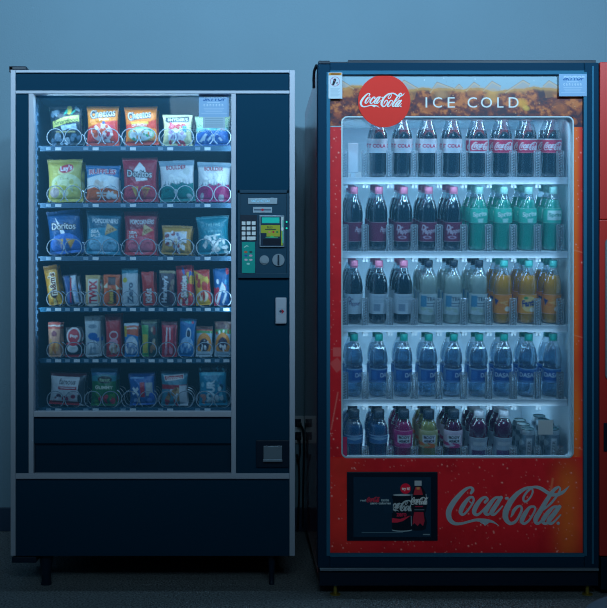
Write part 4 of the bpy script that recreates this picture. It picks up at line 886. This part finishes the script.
# ------------------------------------------------------------------ bottles
def catmull_prof(prof, k=3):
    a = smooth_stroke([(r, z, 0) for r, z in prof], k); return [(max(1e-4, r), z) for r, z, _ in a]
SODA = [(.018, .000), (.027, .002), (.0315, .012), (.0325, .030), (.0318, .060), (.0322, .090), (.0328, .115), (.0325, .132), (.0295, .152), (.0235, .172), (.0170, .189), (.0135, .200), (.0130, .206)]
JUICE = [(.02, 0), (.028, .002), (.0325, .012), (.033, .04), (.0325, .09), (.033, .13), (.0325, .150), (.0285, .168), (.021, .184), (.0145, .198), (.013, .206)]
WATER = [(.018, 0), (.027, .002), (.0315, .012), (.0325, .03), (.0305, .045), (.0322, .052), (.0322, .105), (.030, .112), (.0325, .122), (.0325, .140), (.0285, .163), (.0215, .183), (.0145, .198), (.013, .206)]
SPORT = [(.02, 0), (.029, .002), (.033, .012), (.0335, .05), (.0325, .10), (.0335, .13), (.033, .145), (.028, .163), (.0215, .178), (.0185, .186), (.018, .192)]
ROUND = [(.02, 0), (.029, .002), (.0335, .012), (.034, .06), (.031, .09), (.0325, .11), (.0335, .14), (.031, .160), (.025, .176), (.0185, .188), (.017, .196)]
def radius_at(prof, z):
    zs = [p[1] for p in prof]; rs = [p[0] for p in prof]; return np.interp(z, zs, rs)
def bottle(name, lab, cat, prof, liquid, shell, capm, level, label=None, capr=.0145, caph=.020, shell_h=None):
    root = thing(name, lab, cat, (0, 0, 0))
    pr_ = catmull_prof(prof)
    top = pr_[-1][1]
    b = MB(); b.lathe(pr_, 28); b.build('bottle_shell', shell, root, True)
    lp = [(r*.965, z+.0008) for r, z in pr_ if z < level]; rl = radius_at(pr_, level)*.965; lp.append((rl, level))
    b = MB(); b.lathe(lp, 28); b.build('drink', liquid, root, True)
    b = MB(); n = 36; ps = [(capr*.98, top-.001), (capr, top), (capr, top+caph*.85), (capr*.9, top+caph), (.002, top+caph)]
    b.lathe(ps, n); b.lathe([(capr*1.05, top-.005), (capr*1.05, top-.003)], n); b.build('cap', capm, root, True)
    if label:
        z0, z1, fn = label
        P = Paint(0, 0, 100, 100, 64, 28, '#ffffff'); fn(P)
        X, Y = np.meshgrid(np.linspace(0, 1, 64), np.linspace(0, 1, 28)); Z = z1-(z1-z0)*Y
        R_ = np.vectorize(lambda z: radius_at(pr_, z))(Z)+.0006
        th = -PI*1.5 + 2*PI*X                                # picture centre (x=50) faces the camera (-Y)
        V = np.stack([R_*np.cos(th), R_*np.sin(th), Z], -1).reshape(-1, 3)
        idx = np.arange(64*28).reshape(28, 64)
        Q = np.stack([idx[:-1, :-1], idx[1:, :-1], idx[1:, 1:], idx[:-1, 1:]], -1).reshape(-1, 4)
        raw_mesh('label', V, Q, P.out().reshape(-1, 3), 'matte', root, True)
    return root
def l_diet(P): P.r(0, 0, 100, 100, '#c6d6e0').r(0, 34, 100, 66, '#d5e2ea').t('DIET', 14, 36, 34, 64, '#c23a64', bold=.05).t('COLA', 38, 36, 62, 64, '#c23a64', bold=.06).t('DIET', 66, 36, 86, 64, '#c23a64', bold=.05)
def l_half(P): P.r(0, 0, 100, 100, '#c6d6e0').r(30, 12, 70, 88, '#c4325a').script(34, 20, 80, 80, '#e8f0f4')
def l_redscript(P): P.r(0, 0, 100, 100, '#c6305a').script(30, 22, 72, 82, '#e6eef4', fat=.9).r(0, 0, 100, 8, '#d8e2ea')
def l_maroon(P): P.r(0, 0, 100, 100, '#7a2048').t('Dr', 36, 14, 48, 44, '#d9c4d4', bold=.03, shear=.3).t('Pepper', 38, 34, 66, 66, '#d9c4d4', rot=8, bold=.02, shear=.3).ring(47, 78, 6, 3, '#c8a8c0')
def l_maroon_plain(P): P.r(0, 0, 100, 100, '#7a2048').t('Pepper', 52, 24, 70, 60, '#d9c4d4', bold=.02, shear=.3)
def l_silver(P):
    P.r(0, 0, 100, 100, '#bccbd6').t('Dr', 38, 14, 48, 40, '#5a5078', bold=.03, shear=.3).t('Pepper', 40, 36, 62, 64, '#5a5078', bold=.02, shear=.3)
def l_silver_back(P):
    P.r(0, 0, 100, 100, '#bccbd6').r(40, 50, 52, 86, '#8397aa')
    for i in range(5): P.r(40, 12+i*7, 64, 15+i*7, '#93a8b8', .8)
def l_lemon(P): P.r(0, 0, 100, 100, '#b6c8cc').p([(34, 8), (46, 8), (46, 60), (34, 72)], '#4a8cae').t('TEA', 46, 14, 62, 34, '#42566a', bold=.03).r(46, 42, 64, 48, '#5f7488').r(46, 56, 60, 61, '#6f8494').blobs(34, 66, 66, 94, 5, 6, ['#cdd6b4', '#a8bcae'], 4)
def l_fanta(P): P.r(0, 0, 100, 100, '#f09a30').e(50, 48, 14, 40, '#f6c87c').t('Fanta', 37, 26, 63, 66, '#1e3a78', rot=6, bold=.05).e(56, 78, 5, 12, '#f4ead8').e(44, 18, 4, 7, '#3c9a5a')
def l_fanta_back(P): P.r(0, 0, 100, 100, '#ee8c2e').e(56, 74, 5, 13, '#f4ead8').p([(30, 20), (40, 30), (34, 60)], '#1e3a78').blobs(42, 20, 62, 60, 5, 5, ['#f4b060', '#e87a2a'], 3)
def l_sprite(P): P.r(0, 0, 100, 100, '#3cc4ae').t('Sprite', 37, 22, 64, 66, '#d6f2ec', rot=6, bold=.03).p([(46, 70), (56, 66), (55, 96), (47, 96)], '#b8ece2')
def l_sprite_white(P): P.r(0, 0, 100, 100, '#3cc4ae').r(38, 14, 66, 80, '#cdeeea').t('Sprite', 40, 30, 64, 62, '#2aa08e', bold=.03)
def l_water(P): P.r(0, 0, 100, 100, '#7fa8d4').r(30, 10, 70, 86, '#2c62ae').t('DASANI', 32, 30, 68, 62, '#cfe2f4', bold=.02).r(0, 88, 100, 100, '#5c90cc').blobs(20, 5, 80, 25, 6, 7, ['#4a82c8'], 4)
def l_water_side(P): P.r(0, 0, 100, 100, '#7fa8d4').r(34, 10, 68, 86, '#2c62ae').t('DAS', 52, 30, 68, 62, '#cfe2f4', bold=.02).r(34, 18, 46, 80, '#3f7cc4').r(0, 88, 100, 100, '#5c90cc')
def l_body(c1, c2):
    def f(P): P.r(0, 0, 100, 100, c1).r(38, 26, 62, 74, '#e0e4ec').t('BODY', 40, 30, 60, 48, '#2b2440', bold=.06).t('ARMOR', 40, 52, 60, 70, '#2b2440', bold=.06).blobs(20, 70, 80, 98, 9, 8, [c2], 4)
    return f
def l_clearband(c):
    def f(P): P.r(0, 0, 100, 100, c).r(0, 6, 100, 14, '#9cc0dc').p([(30, 40), (50, 20), (70, 40), (50, 60)], '#8fb4d4')
    return f
KIND = {
 'diet': bottle('soda_bottle', 'x', 'bottle', SODA, 'cola', 'clear', 'cap_white', .166, (.086, .136, l_diet)),
 'half': bottle('soda_bottle', 'x', 'bottle', SODA, 'cola', 'clear', 'cap_white', .166, (.086, .136, l_half)),
 'redl': bottle('soda_bottle', 'x', 'bottle', SODA, 'cola', 'clear', 'cap_white', .166, (.086, .136, l_redscript)),
 'maroon': bottle('soda_bottle', 'x', 'bottle', SODA, 'cola', 'clear', 'cap_pink', .178, (.032, .102, l_maroon)),
 'maroonb': bottle('soda_bottle', 'x', 'bottle', SODA, 'cola', 'clear', 'cap_pink', .178, (.032, .102, l_maroon_plain)),
 'sprite': bottle('soda_bottle', 'x', 'bottle', SODA, 'sprite', 'clear', 'cap_mint', .180, (.098, .150, l_sprite)),
 'spritew': bottle('soda_bottle', 'x', 'bottle', SODA, 'sprite', 'clear', 'cap_mint', .180, (.098, .150, l_sprite_white)),
 'silver': bottle('soda_bottle', 'x', 'bottle', SODA, 'cola', 'clear', 'cap_pink', .176, (.036, .108, l_silver)),
 'silverb': bottle('soda_bottle', 'x', 'bottle', SODA, 'cola', 'clear', 'cap_pink', .176, (.036, .108, l_silver_back)),
 'lemon': bottle('lemonade_bottle', 'x', 'bottle', JUICE, 'lemon', 'clear', 'cap_black', .172, (.034, .108, l_lemon)),
 'fanta': bottle('soda_bottle', 'x', 'bottle', SODA, 'orange', 'clear', 'cap_teal', .172, (.036, .106, l_fanta)),
 'fantab': bottle('soda_bottle', 'x', 'bottle', SODA, 'orange', 'clear', 'cap_teal', .172, (.036, .106, l_fanta_back)),
 'water': bottle('water_bottle', 'x', 'bottle', WATER, 'water', 'clear', 'cap_green', .176, (.053, .104, l_water)),
 'waters': bottle('water_bottle', 'x', 'bottle', WATER, 'water', 'clear', 'cap_green', .176, (.053, .104, l_water_side)),
 'sport': bottle('sports_drink_bottle', 'x', 'bottle', SPORT, 'bluedrink', 'clear', 'cap_black', .165, (.100, .132, l_clearband('#3f76ac')), .0195, .026),
 'pink': bottle('sports_drink_bottle', 'x', 'bottle', SPORT, 'pinkdrink', 'clear', 'cap_black', .176, (.085, .148, l_body('#b02a76', '#c84a8c')), .0195, .026),
 'yellow': bottle('sports_drink_bottle', 'x', 'bottle', SPORT, 'yellowdrink', 'clear', 'cap_black', .176, (.085, .148, l_body('#a8a878', '#d2703c')), .0195, .026),
 'mix': bottle('sports_drink_bottle', 'x', 'bottle', SPORT, 'purpledrink', 'clear', 'cap_black', .176, (.085, .148, l_body('#c2b4c8', '#b83a7a')), .0195, .026),
 'purple': bottle('vitamin_drink_bottle', 'x', 'bottle', ROUND, 'purpledrink', 'clear', 'cap_white', .182, (.03, .122, lambda P: P.r(0, 0, 100, 100, '#9fb0c0').r(36, 50, 64, 96, '#5a3a68').r(38, 18, 62, 30, '#c8d2da')), .0185, .02),
}
DESC = {'diet': 'cola bottle with silver label and red letters', 'half': 'cola bottle with half silver half red label', 'redl': 'cola bottle with red script label',
 'maroon': 'dark soda bottle with pink cap and maroon label', 'maroonb': 'dark soda bottle with pink cap, plain maroon label', 'sprite': 'green lemon-lime soda bottle', 'spritew': 'green soda bottle with pale label',
 'silver': 'dark soda bottle with silver front label', 'silverb': 'dark soda bottle with silver back label', 'lemon': 'pale cloudy bottle with black cap', 'fanta': 'orange soda bottle with blue lettering', 'fantab': 'orange soda bottle with teal cap',
 'water': 'clear water bottle with green cap', 'waters': 'clear water bottle with green cap', 'sport': 'blue sports drink with black cap', 'pink': 'magenta drink bottle with white box label', 'yellow': 'yellowish drink bottle with black cap', 'mix': 'pale purple drink bottle with black cap', 'purple': 'purple drink bottle with grey cap'}
ORD = ['first', 'second', 'third', 'fourth', 'fifth', 'sixth', 'seventh', 'eighth', 'ninth']
RN = ['top', 'second', 'third', 'fourth', 'bottom']
LAY = [[None, 'diet', 'diet', 'diet', 'diet', 'half', 'redl', 'redl', 'redl'],
       ['maroonb', 'maroonb', 'maroon', 'maroon', 'maroon', 'sprite', 'sprite', 'sprite', 'spritew'],
       ['silver', 'silverb', 'silverb', 'lemon', 'lemon', 'lemon', 'fantab', 'fanta', 'fantab'],
       ['waters', 'waters', 'waters', 'waters', 'waters', 'waters', 'water', 'water', 'water'],
       ['sport', 'sport', 'pink', 'yellow', 'mix', 'purple', 'purple', None, None]]
used = {}
tanS = math.tan(SLOPE)
def shelf_z(ri, D): return SHELF[ri][1] + (D-DL-.006)*tanS
for ri, row in enumerate(LAY):
    for ci, kd in enumerate(row):
        if not kd: continue
        for dp in range(3 if ri in (1, 2, 4) else 2):
            D = DBOT + dp*.0705
            loc = (PX(COLS[ci], DBOT), D, shelf_z(ri, D)+.0008)
            where = ('front of', 'second back in', 'third back in')[dp]
            lab = f'{DESC[kd]}, {where} column {ORD[ci]}, {RN[ri]} shelf'
            grp = f'bottles on the {RN[ri]} cooler shelf'
            kr = KIND[kd]
            rot = (SLOPE, 0, 0)
            if kd not in used:
                used[kd] = 1; kr.location = loc; kr.rotation_euler = rot; kr['label'] = lab; kr['group'] = grp
            else: dup(kr, loc, lab, grp, rot)
# slim cans
def can():
    root = thing('drink_can', 'x', 'can', (0, 0, 0))
    b = MB(); b.lathe([(.019, 0), (.0235, .003), (.0265, .010), (.0265, .135), (.0245, .143), (.0225, .148)], 28); b.build('can_body', 'can', root, True)
    b = MB(); b.lathe([(.0225, .148), (.0232, .150), (.0215, .1505), (.0205, .1485), (.002, .1482)], 28); b.build('lid', 'canlid', root, True)
    P = Paint(0, 0, 100, 100, 64, 40, '#6f8898'); P.blobs(0, 0, 100, 100, 18, 9, ['#4a6878', '#a8bcc8', '#2f5c68'], 3).r(44, 10, 56, 92, '#d3dde2').t('SELTZER', 46, 16, 54, 86, '#4f6a78', rot=90, bold=.03)
    X, Y = np.meshgrid(np.linspace(0, 1, 64), np.linspace(0, 1, 40)); Z = .132-.118*Y; th = -PI*1.5+2*PI*X
    V = np.stack([.0269*np.cos(th), .0269*np.sin(th), Z], -1).reshape(-1, 3); idx = np.arange(64*40).reshape(40, 64)
    raw_mesh('can_print', V, np.stack([idx[:-1, :-1], idx[1:, :-1], idx[1:, 1:], idx[:-1, 1:]], -1).reshape(-1, 4), P.out().reshape(-1, 3), 'foil', root, True)
    return root
cn = can(); first = True
for ci, n in ((7, 3), (8, 4)):
    for dp in range(n):
        D = 3.728+dp*.0565; loc = (PX(COLS[ci], 3.728), D, shelf_z(4, D)+.0008)
        lab = f'slim silver can, {("front","second back","third back","fourth back")[dp]} in the {("inner","outer")[ci-7]} can column, bottom shelf'
        if first: first = False; cn.location = loc; cn.rotation_euler = (SLOPE, 0, 0); cn['label'] = lab; cn['group'] = 'cans on the bottom cooler shelf'
        else: dup(cn, loc, lab, 'cans on the bottom cooler shelf', (SLOPE, 0, 0))

# ------------------------------------------------------------------ third machine at the right edge
rv = thing('red_vending_machine', 'red vending machine cut off by the right edge of the photo', 'vending machine', (PX(740, E0), 4.0, 0))
b = MB(); b.px(600.2, 63, 868, 572, E0+.05, EB, .004); b.build('cabinet', 'red', rv)
b = MB(); b.px(600, 62, 868, 219.3, E0+.002, E0+.05, .003); b.px(599.6, 219.8, 868, 556, E0-.002, E0+.05, .003); b.build('door', 'redmat', rv)
b = MB(); b.px(601, 557, 868, 590, E0+.01, EB-.05, .003); b.build('base_panel', 'black', rv)
frame_mesh(rrect(605.4, 238, 700, 380, 5), rrect(606.6, 239.2, 698.8, 378.8, 4), E0-.006, E0-.001).build('window_rim', 'steel', rv)
b = MB(); b.prism([(PX(x, E0), PZ(y, E0)) for x, y in rrect(606.4, 239, 699, 379, 4)], E0-.004, E0-.0005); b.build('product_window', 'cooler', rv)
b = MB(); b.px(604, 423, 640, 451.5, E0-.006, E0-.001, .001); b.build('coin_slot', 'black', rv)
for xx in (612, 850):
    b = MB(); b.lathe([(.018, 0), (.018, .004), (.007, .006), (.006, .045)], 16, (PX(xx, E0), E0+.08, 0)); b.build('levelling_foot', 'brass', rv, True)

# ------------------------------------------------------------------ wall outlet and cords
Dw = WD-.008
ol = thing('wall_outlet', 'pale wall outlet plate with plugged cords between the two machines', 'outlet', (PX(300, Dw), WD, PZ(443, Dw)))
b = MB(); b.px(290, 416, 304.2, 443.4, Dw, WD, .002); b.build('cover_plate', 'white', ol)
for y in (423, 436):
    b = MB(); b.px(294.5, y-4, 301, y+4, Dw-.0015, Dw+.001, .0005); b.build('socket', 'black', ol)
def cord(name, lab, pts):
    o0 = pts[0]
    root = thing(name, lab, 'cord', o0, 'power cords at the wall outlet')
    b = MB(); x, y, z = o0; b.box(x-.011, x+.008, y-.022, y+.0025, z-.010, z+.010, .004); b.build('plug', 'cord', root, True)
    c = smooth_stroke(pts, 6); b = MB(); b.tube([tuple(p) for p in c], .0045, 8); b.build('cable', 'cord', root, True)
W = lambda x, y, d: (PX(x, WD), WD-d, PZ(y, WD))
cord('power_cord', 'upper black power cord drooping right to the drinks cooler', [W(299.5, 424, .0125), W(302, 427, .05), W(303, 433, .05), W(303.2, 446, .05), W(303, 470, .045), W(302.6, 500, .03), W(302.4, 526, .03)])
cord('power_cord', 'lower looped power cord hanging under the outlet', [W(299, 437, .0125), W(299.5, 444, .03), W(299.5, 452, .04), W(297.5, 458, .045), W(296.8, 454, .03), W(298.6, 466, .02), W(299, 485, .03), W(298, 515, .03), W(297.5, 527, .03)])

# ------------------------------------------------------------------ pale stool corner, bottom right, nearer the camera
Ds = 2.3
st = thing('round_stool', 'pale blurred round seat at the bottom right corner of the photo', 'stool', (PX(583, Ds)+.21, Ds, 0))
zs = PZ(609, Ds); X = PX(583, Ds)+.21
b = MB(); b.lathe(catmull_prof([(.12, zs-.075), (.19, zs-.07), (.205, zs-.045), (.19, zs-.018), (.14, zs-.004), (.002, zs)], 5), 48, (X, Ds, 0)); b.build('seat', 'stool', st, True)
for a in range(4):
    t_ = PI/4+a*PI/2; b = MB(); b.tube([(X+.15*math.cos(t_), Ds+.15*math.sin(t_), zs-.07), (X+.18*math.cos(t_), Ds+.18*math.sin(t_), 0)], .014, 10); b.build('leg', 'wood', st, True)

# ------------------------------------------------------------------ light, world, camera
def area(name, loc, rot, sx, sy, e, col, spread=PI):
    l = bpy.data.lights.new(name, 'AREA'); l.shape = 'RECTANGLE'; l.size = sx; l.size_y = sy; l.energy = e; l.color = col; l.spread = spread
    o = bpy.data.objects.new(name, l); o.location = loc; o.rotation_euler = rot; COL.objects.link(o); return o
def spot(name, loc, target, e, col, size, blend=1., r=.12):
    l = bpy.data.lights.new(name, 'SPOT'); l.energy = e; l.color = col; l.spot_size = math.radians(size); l.spot_blend = blend; l.shadow_soft_size = r
    o = bpy.data.objects.new(name, l); o.location = loc
    o.rotation_euler = (Vector(target)-Vector(loc)).to_track_quat('-Z', 'Y').to_euler(); COL.objects.link(o); return o
TINT = (.48, .77, 1.0)
for x_, e_ in ((-1.35, 180), (-.16, 95), (.19, 50), (1.5, 265)):
    spot('gradient_spot', (x_, 1.3, 2.75), (x_*.8+.05, 4.5, 2.85), e_, TINT, 105, 1., .15)  # unseen spots added and shaped so light fades from top to bottom
area('fill_panel', (.2, -.6, 2.6), (math.radians(55), 0, 0), 1.6, .6, 18, (.52, .82, 1.0))  # unseen fill added to raise the low fronts and floor
# lamps and added fills inside the machines
LT = (.5, .8, 1.0); LC = (.54, .8, .96)
area('snack_lamp', ((iL+iR)/2, D0+.055, iT-.012), (math.radians(-15), 0, 0), .62, .03, 2.0, LT)
for x_, r_ in ((iL+.008, -1), (iR-.008, 1)):
    area('snack_side_lamp', (x_, D0+.05, (iT+iB)/2+.12), (math.radians(90), 0, math.radians(r_*52)), .012, .8, .5, LT)
area('snack_rear_fill', ((iL+iR)/2, 4.2, iT-.012), (math.radians(10), 0, 0), .62, .05, .8, LT)  # added to brighten the liner behind the snacks
area('cooler_lamp', ((fL+fR)/2, E0+.10, fT-.01), (math.radians(-12), 0, 0), .7, .05, 2.1, LC)
for ri, e in enumerate((1.0, 1.2, 1.1, 1.05, .95)):              # fill added under each shelf to brighten the cooler's back wall
    zt = fT-.02 if ri == 0 else SHELF[ri-1][1] + (.33)*math.tan(SLOPE) - .012
    area('shelf_fill', ((fL+fR)/2, DL+.33, zt), (math.radians(12), 0, 0), .72, .04, e, LC)
    zf_ = fT-.02 if ri == 0 else SHELF[ri-1][1] - .026        # and a front fill added at each lip to brighten the bottles
    if ri: area('lip_fill', ((fL+fR)/2, DL-.028, zf_), (math.radians(38), 0, 0), .72, .012, (0, .34, .28, .2, .22)[ri], LC)
w = bpy.data.worlds.new('World'); S.world = w; w.use_nodes = True
w.node_tree.nodes['Background'].inputs[0].default_value = (.12, .42, .75, 1); w.node_tree.nodes['Background'].inputs[1].default_value = .02

cam = bpy.data.cameras.new('Camera'); co = bpy.data.objects.new('Camera', cam); COL.objects.link(co)
cam.sensor_fit = 'HORIZONTAL'; cam.sensor_width = 36; cam.lens = F/607*36
cam.shift_x = (303.5-CX)/607; cam.shift_y = 0
co.location = (0, 0, ZC); co.rotation_euler = (math.radians(90), 0, 0)
cam.dof.use_dof = True; cam.dof.focus_distance = 3.66; cam.dof.aperture_fstop = 7
S.camera = co
S.view_settings.view_transform = 'Standard'; S.view_settings.look = 'None'; S.view_settings.exposure = 0; S.view_settings.gamma = 1
S.view_settings.use_curve_mapping = False
cy = S.cycles; cy.use_denoising = True; cy.max_bounces = 10; cy.transparent_max_bounces = 32; cy.transmission_bounces = 8
cy.caustics_reflective = False; cy.caustics_refractive = False; cy.sample_clamp_indirect = 3; cy.pixel_filter_type = 'BLACKMAN_HARRIS'; cy.filter_width = 1.1
for o in bpy.data.objects:
    if '_o' in o: del o['_o']
